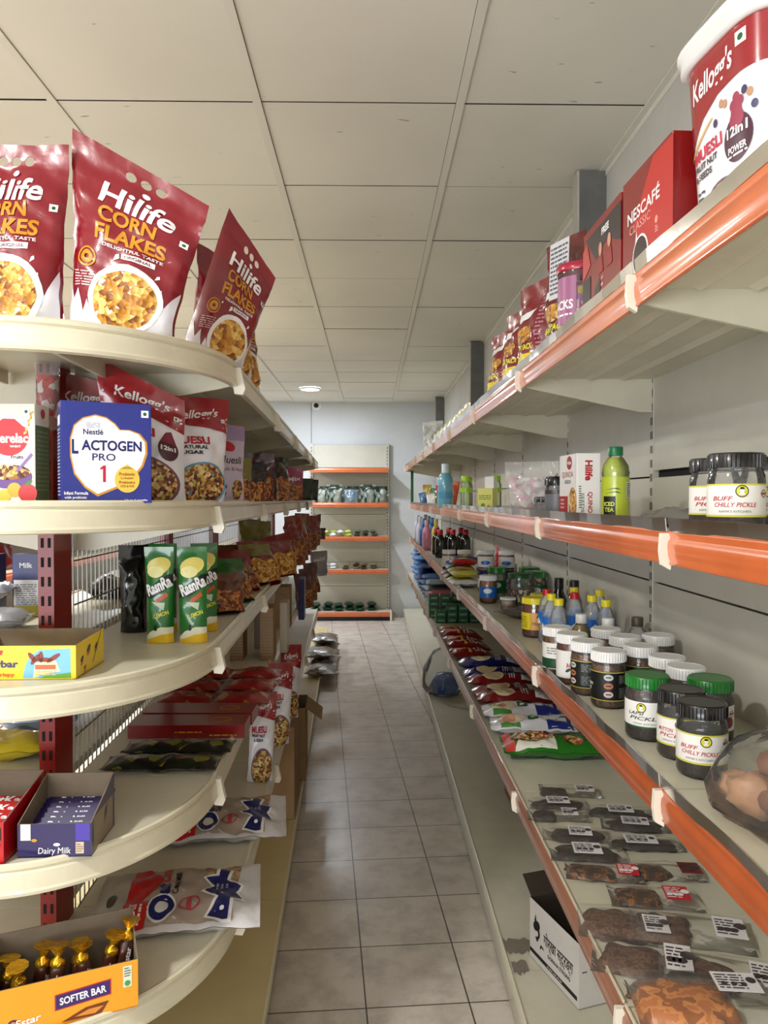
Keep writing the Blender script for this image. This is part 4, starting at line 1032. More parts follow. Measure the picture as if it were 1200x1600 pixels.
o = pouch('oat_bag', .27, .36, .045, WFO, style='pillow', seed=121, deco=oat, n=(22, 30), wr=.006); tag(o, 'white, red and blue oat cereal bag lying behind the nearest one', 'oat bag', gp); lie(o, -.240, 2.13, z5 + .024, PI / 2 + .12, .0)
gp = 'white and red muesli bags standing on the fifth left shelf'
for k, (x, y, w, h, rz, lab) in enumerate(((-.362, 2.46, .092, .285, .25, 'white and red muesli bag, nearest of the three standing on the fifth shelf'), (-.352, 2.82, .105, .30, .35, 'white and red muesli bag, middle one standing on the fifth shelf'), (-.348, 3.17, .10, .30, .5, 'white and red muesli bag, farthest one standing on the fifth shelf'))):
    o = pouch('muesli_bag', w, h, .06, WF, seed=130 + k, deco=muesli_deco(w, h, lines2=('FRUIT NUT', '& SEEDS'), drop=False), n=(14, 26), wr=.006, quad=[(-w / 2, 0), (w / 2, 0), (w * .62, h), (-w * .3, h * 1.02)]); tag(o, lab, 'muesli bag', gp); put(o, x, y, z5, rz)
# ---- on the base deck
o = carton('cardboard_box', .24, .40, .30, CARD, side=lambda g, S: (dpoly(g, S, rect(-.12, .33, .0, .337), CARDIN), dpoly(g, S, rect(-.12, .315, -.02, .321), CARDIN))); tag(o, 'tall brown cardboard box on the base deck beneath the fifth shelf', 'cardboard box'); put(o, -.458, 3.43, .071, .03)
o = E('open_carton'); g = G(); 
tr_ = tray('carton_body', .20, .36, .26, CARD, CARDIN, parent=o); g = G(); g.box(0, .10, -.11, .11, -.002, .002, CARD); f = g.build('flap', o); f.location = (.10, 0, .358); f.rotation_euler = (0, .65, 0)
tag(o, 'open brown carton with a flap hanging over the aisle', 'cardboard box'); put(o, -.43, 3.86, .071, .04)
NOOD = PRINT('white_noodles', [(.50, .48, .44), (.58, .56, .52), (.42, .38, .34), (.32, .20, .16), (.54, .52, .48)], 28, .3, .5)
gp = 'clear noodle bags at the far end of the base deck'
for k, (x, y, z) in enumerate(((-.40, 6.0, 0), (-.40, 6.32, 0), (-.41, 6.64, 0), (-.42, 6.96, 0), (-.43, 6.32, .075), (-.43, 7.28, 0), (-.44, 6.98, .075))):
    o = pouch('noodle_bag', .24, .29, .075, NOOD, style='pillow', seed=140 + k, n=(10, 12), wr=.005); tag(o, 'whitish noodle bag on the far base deck, ' + ['nearest one on the deck', 'second one on the deck', 'third one on the deck', 'fourth one on the deck', 'the near one lying on top', 'last one on the deck', 'the far one lying on top'][k], 'noodle bag', gp); lie(o, x + .0, y - .145, .112 + z, .03 * (k % 3 - 1))
# ---- goods on the hidden side, seen through the mesh
def bluebox(g, S):
    w, h = .07, .17
    dpoly(g, S, rect(-.034, .0, .034, .10), WHITE, .0004); dtext(g, S, 'Milk', 0, .14, .035, .014, WHITE, .0006); lines(g, S, -.028, .03, .028, .09, 10, col(.5, .55, .7), .0008); dpoly(g, S, rect(-.034, .0, .034, .03), col(.75, .7, .2), .0006)
for k, (x, lab) in enumerate(((-1.06, 'blue and white box behind the mesh, left one'), (-.945, 'blue and white box behind the mesh, beside the red post'))):
    o = carton('milk_powder_box', .075, .17, .05, NAVY, bluebox); tag(o, lab, 'box', 'blue boxes behind the mesh'); put(o, x, 2.12, z3, 0)
gp = 'dark packets on the hidden side of the gondola'
for k, (x, y) in enumerate(((-.84, 2.5), (-.88, 2.74), (-.84, 2.99), (-.88, 3.25), (-.85, 3.5))):
    o = snack('g', BLKF if k % 2 == 0 else SILV, None, w=.20, h=.15, d=.06, seed=150 + k, style='pillow', wr=.01); tag(o, ['glossy dark', 'silvery', 'glossy dark', 'silvery', 'glossy dark'][k] + ' packet behind the mesh, ' + ['nearest', 'second', 'third', 'fourth', 'fifth'][k] + ' of the lying row', 'packet', gp); lie(o, x, y - .07, z3 + .035, .15 * (k % 3 - 1))
for k, (x, y, z, m, lab) in enumerate(((-.93, 1.87, z3, 'silver-purple packet lying behind the red post', SILV), (-1.03, 2.0, z3 + .052, 'second silver-purple packet lying behind the red post', SILV), (-.86, 1.83, z4, 'yellow packet behind the red post on the fourth level', foil(.80, .72, .12)), (-.88, 2.08, z4, 'pale blue and white packet behind the red post', foil(.62, .70, .84)), (-.85, 2.5, z4, 'dark blue packet behind the mesh on the fourth level', foil(.16, .18, .28)))):
    o = pouch('packet', .20, .15, .05, lab, style='pillow', seed=160 + k, n=(12, 10), wr=.008); tag(o, m, 'packet'); lie(o, x, y - .07, z + .03, .2)
for k in range(10):
    o = snack('h', [GRN, SILV, DKR, WFO, BLKF][k % 5], None, w=.18, h=.22, d=.07, seed=170 + k); tag(o, '%s bag across the next aisle, number %s from the near end, seen through the mesh' % (['green', 'silver', 'red', 'white', 'black'][k % 5], ['one', 'two', 'three', 'four', 'five', 'six', 'seven', 'eight', 'nine', 'ten'][k]), 'snack bag', 'bags across the next aisle'); put(o, -2.5, 3.0 + .32 * k, [1.301, .981][k % 2], 1.5)
# ================= RIGHT WALL SHELVING GOODS =================
RX = lambda lv, y, dx=0: xr(lv, y) + dx
zD, zC, zB, zA = ZR['D'] + .001, ZR['C'] + .001, ZR['B'] + .001, ZR['A'] + .001
def zBat(y): return zr('B', y) + .001
# ---- top shelf D
# muesli tub: rounded square, tapering, white lid
t = E('muesli_tub'); tag(t, 'big white and red muesli tub with white lid, top shelf at the right edge', 'tub')
TW = col(.93, .92, .94, .22, coat=.6)
SQ = 4.2
rad = lambda z: .083 + .014 * z / .25
def sqp(a, r):
    c, s = math.cos(a), math.sin(a); k = (abs(c) ** SQ + abs(s) ** SQ) ** (-1 / SQ); return r * k * c, r * k * s
g = G(); g.lathe([(rad(0) * .97, 0), (rad(0), .006), (rad(.25), .25)], TW, 64, sq=SQ)
A_ = [-PI / 2 + (i / 60 - .5) * PI * 1.2 for i in range(61)]
P_ = [sqp(a, 1) for a in A_]; Lc = [0]
for i in range(60): Lc.append(Lc[-1] + math.hypot(P_[i + 1][0] - P_[i][0], P_[i + 1][1] - P_[i][1]))
half = Lc[30]
def ST(u, v):
    s = (u + .020) / .09 + half; s = max(0, min(Lc[-1] - 1e-6, s)); i = 0
    while i < 59 and Lc[i + 1] < s: i += 1
    f = (s - Lc[i]) / (Lc[i + 1] - Lc[i]); a = A_[i] + (A_[i + 1] - A_[i]) * f
    x, y = sqp(a, rad(v) + .0003); return Vector((x, y, v))
mx = .008
dpoly(g, ST, [(-.125, .12), (-.095, .125), (-.075, .14), (-.05, .162), (-.015, .178), (.03, .183), (.125, .185), (.125, .247), (-.125, .247)], REDT, .0005, mx)
dtext(g, ST, "Kellogg's", -.028, .205, .092, .040, WHITE, .0010, .02, .08, .3, mx)
for k in range(9): dpoly(g, ST, ell(-.085 + .006 * k, .122 + .0035 * k, .011, .0016, 8, rot=.4), col(.85, .68, .38), .0010, mx)
dtext(g, ST, 'MUESLI', -.044, .118, .070, .017, col(.75, .12, .25), .0010, .03, .05, 0, mx); dtext(g, ST, 'FRUIT NUT', -.050, .101, .058, .009, col(.2, .15, .2), .0010, .03, .03, 0, mx); dtext(g, ST, '& SEEDS', -.057, .088, .044, .009, col(.2, .15, .2), .0010, .03, .03, 0, mx)
dpoly(g, ST, ell(.022, .105, .026, .030), col(.28, .12, .20), .0008, mx)
for a, b, r in ((.022, .138, .010), (.017, .147, .007), (.028, .148, .007), (.022, .156, .006), (.022, .128, .013)): dpoly(g, ST, ell(a, b, r), col(.58, .10, .25), .0010, mx)
dtext(g, ST, '12in1', .022, .115, .038, .013, WHITE, .0014, .03, 0, 0, mx); dtext(g, ST, 'POWER', .022, .092, .034, .009, WHITE, .0014, .03, 0, 0, mx); lines(g, ST, .004, .081, .04, .087, 1, WHITE, .0014, mx)
for a, b, c_ in ((.0, .158, 0), (-.008, .162, 0), (.044, .152, 0), (.05, .135, 1), (-.022, .143, 1), (.036, .178 - .02, 1)): dpoly(g, ST, ell(a, b, .0045, .0055), col(.72, .55, .42) if c_ == 0 else col(.2, .2, .35), .0010, mx)
dpoly(g, ST, ell(-.012, .026, .047, .040), col(.42, .28, .36), .0008, mx); dpoly(g, ST, ell(-.012, .026, .042, .036), MUESLI, .0013, mx)
for a, b in ((.055, .06), (.06, .066), (.053, .052)): dpoly(g, ST, ell(a, b, .0035, .005), col(.18, .14, .4), .0010, mx)
lines(g, ST, -.075, .045, -.055, .07, 3, col(.3, .3, .3), .0010, mx); lines(g, ST, .034, .03, .046, .055, 5, col(.6, .6, .62), .0010, mx); lines(g, ST, -.078, .004, -.05, .028, 6, col(.75, .4, .5), .0010, mx)
vegmark(g, ST, .032, .225, .0085, .0012, mx)
g.build('body', t)
g = G(); g.lathe([(.100, .243), (.107, .246), (.107, .262), (.111, .264), (.111, .272), (.104, .276), (.098, .272)], WHITE, 72, sq=SQ); g.build('lid', t)
put(t, .555, 1.035, zD, -PI / 2 + .13)
NR = col(.50, .07, .07, .35, coat=.25)
def nesc(g, S):
    dpoly(g, S, [(-.02, 0), (.105, 0), (.105, .18), (.03, .18), (-.05, .10)], col(.72, .16, .14), .0003)
    dtext(g, S, 'NESCAFÉ', -.010, .118, .135, .026, WHITE, .0008, .02, .0); dpoly(g, S, rect(-.078, .131, .06, .134), WHITE, .0008) if False else None
    dtext(g, S, 'CLASSIC', -.024, .093, .088, .014, col(.93, .7, .65), .0008, -.005)
    dpoly(g, S, ell(-.02, .038, .034, .036), WHITE, .0008); dpoly(g, S, ell(-.02, .040, .029, .030), col(.16, .06, .05), .0014)
    dpoly(g, S, [(-.045, .055), (-.035, .085), (-.03, .06)], WHITE, .0012)
    lines(g, S, .015, .015, .04, .025, 2, WHITE, .0012); dpoly(g, S, ell(.045, .075, .006), col(.9, .6, .5), .0008); lines(g, S, .04, .055, .052, .067, 3, col(.93, .7, .65), .0008)
o = carton('coffee_box', .205, .185, .09, NR, nesc); tag(o, 'red instant coffee box with a coffee cup print, left of the big tub', 'box'); put(o, .490, 1.235, zD, -PI / 2 + .03)
def couple(g, S):
    dpoly(g, S, [(-.10, .17), (.12, .17), (.12, .10), (.04, .13), (-.03, .11)], col(.16, .12, .13), .0004)
    dtext(g, S, 'FREE', .03, .152, .045, .014, WHITE, .0010, .04)
    for x in (.0, .055):     # two people, plain figures
        dpoly(g, S, ell(x, .122, .010, .013), col(.80, .58, .48), .0012); dpoly(g, S, [(x - .018, .075), (x + .018, .075), (x + .012, .108), (x - .012, .108)], col(.55, .10, .10), .0010)
    dpoly(g, S, [(-.045, .0), (.0, .0), (.0, .07), (-.03, .055), (-.045, .03)], col(.06, .04, .04), .0010); dtext(g, S, 'NES', -.022, .030, .022, .012, WHITE, .0014, .02, PI / 2)
    dpoly(g, S, rect(-.12, 0, -.065, .09), BLACK, .0010); dpoly(g, S, [(-.12, .09), (-.065, .11), (-.09, .16), (-.12, .15)], col(.72, .25, .22), .0010)
    lines(g, S, .005, .02, .02, .07, 4, col(.9, .6, .55), .0010)
o = carton('gift_box', .235, .185, .08, NR, couple, side=lambda g, S: (lines(g, S, -.03, .02, .03, .07, 5, col(.8, .4, .4), .0006))); tag(o, 'red and black gift box with a couple and FREE printed on it', 'box'); put(o, .485, 1.475, zD, -PI / 2 + .0)
SW = CLEAR('tinted_jar', tint=(.9, .75, .85), alpha=.35, rough=.08, milky=(.74, .50, .62))
t = E('candy_jar'); tag(t, 'clear candy jar with a pink lid and yellow band, top right shelf', 'jar')
CANDY = PRINT('candy_fill', [(.78, .70, .35), (.70, .35, .50), (.85, .80, .72), (.62, .45, .60)], 60, .3, .4)
G().lathe([(.044, .0), (.047, .004), (.049, .17)], PLAST, 36, cap=False).build('shell', t)
G().lathe([(.042, .002), (.046, .13), (.03, .14)], CANDY, 24).build('contents', t)
g = G(); S = lambda u, v: Vector(((.0485) * math.sin(u / .0485), -.0485 * math.cos(u / .0485), v))
dpoly(g, S, rect(-.07, .045, .03, .155), col(.62, .36, .52), .0004, .008); dpoly(g, S, rect(-.07, .022, .03, .044), col(.85, .78, .22), .0004, .008); dtext(g, S, 'SNACKS', -.02, .09, .085, .022, WHITE, .001, .03, 0, 0, .008); lines(g, S, -.05, .062, .02, .072, 1, WHITE, .001, .008)
g.build('label', t)
G().lathe([(.051, .168), (.052, .17), (.052, .185), (.048, .188)], col(.66, .08, .22, .25, coat=.5), 36).build('lid', t)
put(t, RX('D', 1.8, .062), 1.80, zD, -1.0)
def mbag(g, S, mx=.016):
    w, h = .16, .30
    dpoly(g, S, rect(-w * .48, h * .17, w * .3, h * .27), col(.90, .80, .10), .0008, mx); dtext(g, S, 'SAVER PACK', -w * .08, h * .34, w * .7, h * .06, col(.88, .86, .2), .001, .04, 0, 0, mx)
    dpoly(g, S, ell(-w * .1, h * .48, w * .3, h * .09), FLAKES, .001, mx); dpoly(g, S, [(-w * .4, h * .62), (w * .1, h * .66), (w * .2, h * .72), (-w * .4, h * .70)], WHITE, .001, mx)
    dtext(g, S, 'Chocos', -w * .05, h * .60, w * .6, h * .08, WHITE, .0014, .03, .1, .2, mx) if False else None
    lines(g, S, w * .33, h * .1, w * .46, h * .9, 20, col(.72, .5, .55), .0008, mx)
gp = 'maroon cereal pouches on the top right shelf'
for k, (y, w, h, dx, rz, lab) in enumerate(((2.07, .17, .345, .10, -1.2, 'tall maroon pouch with a white printed panel, behind the pink-lidded jar'), (2.34, .17, .30, .075, -1.25, 'maroon pouch with a yellow strip, next behind the tall one'), (2.58, .16, .27, .07, -1.3, 'maroon pouch with white swoosh, third along the top right shelf'), (2.88, .16, .265, .07, -1.3, 'farthest maroon pouch on the top right shelf'))):
    o = pouch('cereal_pouch', w, h, .08, MAR if k else MARD, seed=200 + k, deco=mbag, wr=.008, n=(14, 24)); tag(o, lab, 'cereal bag', gp); put(o, RX('D', y, dx), y, zD, rz)
    if k == 0:
        g = G(); S = lambda u, v: Vector((u, -.052 + .03 * (v - .2), v)); dpoly(g, S, rect(.0, .17, .085, .32), col(.84, .84, .86, .3), .0); lines(g, S, .005, .18, .08, .31, 11, col(.35, .35, .4), .0008); g.build('printed_panel', o)
YS = foil(.78, .74, .45)
for k in range(8):
    y = 3.6 + .24 * k
    if k == 0: fo = pouch('sachet', .10, .09, .03, YS, seed=210, n=(6, 8)); o = fo
    else: o = dup(fo)
    tag(o, 'small pale yellow sachet, one of a row on the top right shelf', 'sachet', 'row of pale yellow sachets on the top right shelf'); put(o, RX('D', y, .035), y, zD, -1.4)
for k, (x, y, h) in enumerate(((.46, 5.75, .22), (.53, 5.95, .25))):
    o = pouch('foil_bag', .11, h, .07, foil(.80, .82, .82), seed=220 + k, wr=.015, n=(12, 20)); tag(o, ['shorter', 'taller'][k] + ' silvery white bag near the far end of the top right shelf', 'bag', 'silvery bags'); put(o, x - .02, y, zD, -.4)

# ---- shelf C
PICK = PRINT('dark_pickle', [(.12, .05, .03), (.20, .09, .05), (.07, .03, .03), (.26, .13, .06)], 130, .3, .5, 'N')
PICKB = PRINT('brown_pickle', [(.38, .24, .12), (.48, .32, .17), (.28, .17, .09)], 120, .3, .5, 'N')
LBW = col(.90, .89, .87, .5); LBK = col(.05, .07, .07, .4); BLID = col(.05, .05, .06, .3, coat=.5); WLID = col(.90, .90, .90, .35); GLID = col(.08, .45, .14, .3, coat=.4)
def face(g, S, x, y, r, mx):
    dpoly(g, S, ell(x, y, r), BLACK, .0005, mx); dpoly(g, S, ell(x, y, r * .84), col(.82, .80, .18), .0009, mx)
    dpoly(g, S, ell(x, y + r * .18, r * .34, r * .42), WHITE, .0013, mx); dpoly(g, S, [(x - r * .36, y + r * .3), (x + r * .36, y + r * .3), (x + r * .2, y + r * .66), (x - r * .25, y + r * .66)], BLACK, .0016, mx)
    dpoly(g, S, [(x - r * .5, y - r * .62), (x + r * .5, y - r * .62), (x + r * .25, y - r * .22), (x - r * .25, y - r * .22)], WHITE, .0013, mx)
def pk(words, tc, sub, edge=None, fx=0, berry=None):
    def f(g, S, r, h):
        mx = .006; c = h * .42
        if edge: dpoly(g, S, rect(-r * 1.9, h * .60, r * 1.9, h * .62), edge[0], .0004, mx); dpoly(g, S, rect(-r * 1.9, h * .215, r * 1.9, h * .24), edge[1], .0004, mx)
        face(g, S, r * .05 + fx, h * .53, h * .075, mx)
        for i, s in enumerate(words): dtext(g, S, s, -r * .62 + r * .45 * i, h * (.44 - .075 * i), r * (.75 if i == 0 else 1.5), h * .055, tc, .0006, .01, 0, .25, mx)
        dtext(g, S, sub, -r * .2, h * .285, r * 1.1, h * .028, col(.4, .4, .4), .0006, 0, 0, 0, mx)
        dpoly(g, S, [ell(r * .95, h * .50, h * .05), ell(r * .95, h * .50, h * .038)], col(.55, .25, .22), .0006, mx); dpoly(g, S, rect(r * .95 - h * .06, h * .485, r * .95 + h * .06, h * .515), col(.55, .25, .22), .0008, mx)
        if berry: dpoly(g, S, ell(r * .75, h * .37, r * .3, h * .09, 9), berry, .0008, mx)
    return f
def bjar(name='pickle_jar', words=('BUFF', 'CHILLY PICKLE'), **k):
    return jar(name, .042, .125, PICK, BLID, .62, LBW, (.22, .62), pk(words, col(.72, .14, .20), "AAMA'S KITCHEN", edge=(col(.80, .78, .3), col(.80, .78, .3)), **k))
o = bjar(); tag(o, 'black-lidded chilly pickle jar on the middle shelf at the right edge', 'jar'); put(o, .568, 1.175, zC, -.30)
o = bjar(words=('BUFF', 'PICKLE')); tag(o, 'black-lidded pickle jar half hidden behind the right-edge jar, left side', 'jar'); put(o, .605, 1.33, zC, -.3)
o = bjar(words=('PORK', 'PICKLE')); tag(o, 'black-lidded pickle jar cut off by the right picture edge, middle shelf', 'jar'); put(o, .675, 1.29, zC, -.4)
o = pouch('crumpled_bag', .19, .14, .035, CLEAR('grey_bag', alpha=.75, rough=.15, milky=(.55, .55, .52), bump=.4, bscale=30), style='pillow', seed=231, wr=.006); tag(o, 'crumpled grey plastic bag lying on the middle shelf', 'plastic bag'); lie(o, .59, 1.42, zC + .018, -.5)
LIME = M('lime_drink', (.68, .74, .20), .25, coat=.5)
def limed(g, S, r, H):
    mx = .006; dpoly(g, S, rect(-r * 1.3, H * .03, -r * .35, H * .38), BLACK, .0004, mx); dtext(g, S, 'ICED', -r * .82, H * .27, r * .8, H * .06, col(.8, .85, .3), .0008, .03, 0, 0, mx); dtext(g, S, 'TEA', -r * .82, H * .19, r * .7, H * .06, col(.8, .85, .3), .0008, .03, 0, 0, mx)
    dpoly(g, S, ell(-r * .8, H * .07, r * .3, H * .03), col(.7, .3, .12), .001, mx)
    for b in (.42, .47): dpoly(g, S, [(-r * 1.2, H * b), (-r * .3, H * (b + .03)), (r * .1, H * b), (-r * .4, H * (b + .015))], col(.08, .2, .1), .0006, mx)
    dpoly(g, S, rect(r * .45, H * .36, r * 1.1, H * .58), col(.85, .87, .8), .0006, mx); lines(g, S, r * .5, H * .37, r * 1.05, H * .57, 8, BLACK, .001, mx)
o = bottle('drink_bottle', [(.028, 0), (.031, .006), (.031, .045), (.029, .05), (.031, .056), (.031, .10), (.0295, .106), (.031, .112), (.029, .130), (.018, .148), (.0135, .152), (.0135, .160)], PLAST, LIME, .148, col(.06, .42, .24, .35), .0165, .014, LIME, (.006, .105), 28, limed)
tag(o, 'lime green iced tea bottle with green cap', 'bottle'); put(o, .560, 1.735, zC, .05)
def quin_f(g, S):
    dpoly(g, S, [(-.06, .10), (.06, .10), (.06, .17), (-.06, .17)], WHITE, .0003); dpoly(g, S, rect(-.075, .02, .0, .062), KR, .0006); dpoly(g, S, ell(.040, .045, .032, .040), FLAKES, .0008)
    dpoly(g, S, ell(.012, .150, .022, .018), KR, .0006); dtext(g, S, 'Hilife', .012, .15, .032, .010, WHITE, .001, .03); dtext(g, S, 'QUINOA', -.002, .118, .09, .018, KR, .0008, .0); dtext(g, S, 'SEEDS', .0, .10, .05, .009, col(.4, .4, .4), .0008)
    for b in (.052, .042, .032): dtext(g, S, 'HIGH', -.045, b, .03, .005, WHITE, .001, .02)
def quin_s(g, S):
    dtext(g, S, 'Hilife', .0, .128, .052, .020, KR, .0008, .04, -PI / 2); dtext(g, S, 'QUINOA', .003, .040, .066, .014, KR, .0008, .02, -PI / 2); dtext(g, S, 'SEEDS', -.016, .045, .05, .008, col(.35, .45, .3), .0008, .01, -PI / 2); lines(g, S, -.026, .03, -.02, .09, 10, col(.3, .3, .3), .0008)
o = carton('quinoa_box', .145, .172, .062, col(.92, .91, .90, .4), quin_f, side=quin_s); tag(o, 'white quinoa box with red lettering beside the lime bottle', 'box'); put(o, .555, 2.02, zC, -PI / 2 + .06)
# black-lidded squat jars in shrink film
t0 = jar('sauce_jar', .030, .062, PICK, BLID, .8, col(.42, .42, .44), (.2, .6), lidh=.25)
stack = [(.55, 2.34, 0), (.615, 2.32, 0), (.68, 2.36, 0), (.56, 2.46, 0), (.58, 2.38, .063), (.645, 2.36, .063)]
for k, (x, y, z) in enumerate(stack):
    o = t0 if k == 0 else dup(t0)
    tag(o, ['front left lower', 'front middle lower', 'front right lower', 'back lower', 'upper left', 'upper right'][k] + ' small black-lidded jar of the stack beside the quinoa box', 'jar', 'small black-lidded jars'); put(o, x, y, zC + z, -.5)
o = jar('sauce_jar', .036, .115, PICK, BLID, .7, col(.40, .40, .42), (.1, .6)); tag(o, 'taller dark jar standing right of the stacked small jars', 'jar'); put(o, .545, 2.22, zC, -.4)
g_ = pouch('clear_bag', .20, .19, .09, PLASTB, seed=240, n=(14, 18), wr=.008); tag(g_, 'clear bag of whitish sweets beside the black-lidded jars', 'bag')
q = pouch('sweets', .17, .13, .07, PRINT('pale_sweets', [(.80, .77, .74), (.70, .66, .66), (.80, .62, .68), (.86, .84, .80)], 50, .4, .4), seed=241, n=(12, 12), parent=g_); q.location = (0, 0, .003)
put(g_, .58, 2.75, zC, -.5)
def ybx(g, S): lines(g, S, -.03, .05, .03, .075, 3, col(.35, .45, .12), .0006); dpoly(g, S, ell(-.01, .025, .010), col(.4, .6, .2), .0006); dpoly(g, S, ell(.018, .018, .008), col(.8, .4, .3), .0006)
o = carton('soap_box', .075, .105, .07, col(.88, .87, .48, .4), ybx, left=ybx); tag(o, 'pale yellow carton on the middle right shelf', 'box'); put(o, .555, 3.62, zC, -.5)
o = carton('small_box', .045, .055, .04, col(.93, .93, .93), None); tag(o, 'small white box stacked on the pale yellow carton', 'box'); put(o, .570, 3.62, zC + .106, -.5)
TUM = CLEAR('tumbler', tint=(.95, 1, .9), alpha=.3, rough=.08, milky=(.80, .85, .70)); LG = col(.62, .80, .18, .3)
def tum(): return bottle('baby_bottle', [(.026, 0), (.028, .004), (.028, .13), (.020, .15), (.016, .155)], TUM, None, 0, LG, .024, .022, LG, (.09, .115), 18)
tb0 = tum()
for k, (x, y, lab) in enumerate(((.470, 4.02, 'clear bottle with lime green band, nearest of the three'), (.62, 3.95, 'clear bottle with lime green cap behind the yellow carton'), (.52, 4.32, 'clear bottle with lime green band, farthest of the three'))):
    o = tb0 if k == 0 else dup(tb0); tag(o, lab, 'bottle', 'clear and lime bottles'); put(o, x + .03, y, zC, 0)
flat = [(RX('C', 2.95, .06), 2.95, KR, 'small red and white packet lying at the shelf edge'), (RX('C', 3.2, .06), 3.2, WF, 'small white packet lying at the shelf edge'), (RX('C', 3.4, .06), 3.42, foil(.35, .4, .6), 'small blue-grey packet lying at the shelf edge')]
for k, (x, y, m, lab) in enumerate(flat):
    o = pouch('packet', .10, .14, .022, m, style='pillow', seed=250 + k, n=(8, 10)); tag(o, lab, 'packet', 'small packets on the middle right shelf'); lie(o, x, y, zC + .013, -1.3)
o = bottle('shampoo_bottle', [(.04, 0), (.043, .006), (.043, .16), (.03, .19), (.02, .2)], col(.45, .70, .80, .25, coat=.5), None, 0, col(.85, .92, .95), .022, .05, col(.30, .60, .75), (.05, .09), 20); tag(o, 'tall light blue bottle near the far end of the middle right shelf', 'bottle'); put(o, .49, 5.02, zC, 0); o.scale = (1.15, 1.15, 1.15)
for k in range(9):
    m = [foil(.78, .30, .50), foil(.16, .18, .42), foil(.80, .35, .15), WF, foil(.30, .55, .30), foil(.60, .15, .15), foil(.2, .4, .6), foil(.7, .6, .2), foil(.8, .75, .8)][k]
    o = pouch('toiletry_packet', .10, [.16, .12, .20, .10, .15, .18, .12, .2, .14][k], .05, m, seed=260 + k, n=(8, 10)); tag(o, ['pink', 'navy', 'orange', 'white', 'green', 'red', 'blue', 'yellow', 'pale lilac'][k] + ' toiletry packet at the far end of the middle right shelf', 'packet', 'toiletry packets at the far end'); put(o, .50 + .06 * (k % 3), 5.3 + .33 * k, zC, -.9 + .3 * (k % 3), 0, .15 * (k % 3 - 1))

# ---- shelf B: jars
def bp(px, py): p = atz(px, py, zB); return p
o = bjar(); tag(o, 'black-lidded chilly pickle jar nearest the bag of brown roots, fourth shelf', 'jar', 'pickle jars on the fourth right shelf'); put(o, .572, 1.300, zB, -.30)
o = bjar(words=('MUTTON', 'PICKLE'), berry=col(.2, .08, .1)); tag(o, 'black-lidded pickle jar between the nearest one and the green-lidded jar', 'jar', 'pickle jars on the fourth right shelf'); put(o, .573, 1.392, zB, -.45)
GJ = lambda: jar('pickle_jar', .043, .125, PICK, GLID, .8, LBW, (.22, .62), pk(('LAPSI', 'PICKLE'), col(.12, .12, .14), 'sweet and sour', edge=(WHITE, col(.1, .35, .2)), berry=col(.45, .12, .15), fx=-.018))
o = GJ(); tag(o, 'green-lidded pickle jar with a white label in the front row', 'jar', 'pickle jars on the fourth right shelf'); put(o, .552, 1.505, zB, -.25)
o = GJ(); tag(o, 'green-lidded pickle jar in the back row by the wall', 'jar', 'pickle jars on the fourth right shelf'); put(o, .665, 1.475, zB, -.3)
def darkl(g, S, r, h):
    mx = .006
    dpoly(g, S, rect(-r * 3, h * .64, r * 3, h * .655), col(.75, .70, .3), .0004, mx); dpoly(g, S, rect(-r * 3, h * .145, r * 3, h * .16), col(.75, .70, .3), .0004, mx)
    for i, (c, b) in enumerate(((col(.75, .76, .74), .56), (col(.70, .42, .28), .41), (col(.80, .70, .68), .26))):
        dpoly(g, S, ell(-r * .35, h * b, r * .26, h * .055), c, .0005, mx); dpoly(g, S, rect(-r * .5, h * (b - .008), -r * .2, h * (b + .012)), LBK, .0009, mx)
    lines(g, S, r * .25, h * .45, r * 1.0, h * .60, 5, col(.5, .52, .5), .0006, mx); lines(g, S, r * .25, h * .20, r * 1.0, h * .38, 6, col(.45, .47, .45), .0006, mx)
    for q_ in (-1.9, 2.0): dtext(g, S, 'CHICKEN', r * q_, h * .42, r * 1.1, h * .05, WHITE, .0006, .02, 0, 0, mx); dtext(g, S, 'PICKLE', r * q_, h * .34, r * .8, h * .05, WHITE, .0006, .02, 0, 0, mx)
WJ = jar('pickle_jar', .040, .128, PICKB, WLID, .76, LBK, (.14, .66), darkl, neck=.94)
def whitel(g, S, r, h):
    mx = .006; dpoly(g, S, rect(-r * 3.1, h * .16, r * 3.1, h * .36), col(.06, .26, .16), .0004, mx); lines(g, S, -r * .8, h * .44, r * .5, h * .6, 3, col(.5, .5, .5), .0006, mx)
def redl(g, S, r, h):
    mx = .006; dtext(g, S, 'ACHAR', r * .1, h * .42, r * 1.1, h * .10, col(.72, .15, .15), .0006, .03, .2, 0, mx); dpoly(g, S, ell(r * .7, h * .55, r * .2, h * .02, 10, rot=-.6), col(.7, .1, .1), .0006, mx); dpoly(g, S, ell(-r * .3, h * .30, r * .2, h * .03, 10, rot=.6), col(.1, .2, .1), .0006, mx)
WJ2 = jar('pickle_jar', .040, .128, PICKB, WLID, .8, LBW, (.14, .68), whitel, neck=.94)
WJ3 = jar('pickle_jar', .040, .128, PRINT('red_pickle', [(.35, .10, .05), (.45, .16, .08), (.25, .07, .04)], 120, .3, .5, 'N'), WLID, .8, LBW, (.14, .68), redl, neck=.94)
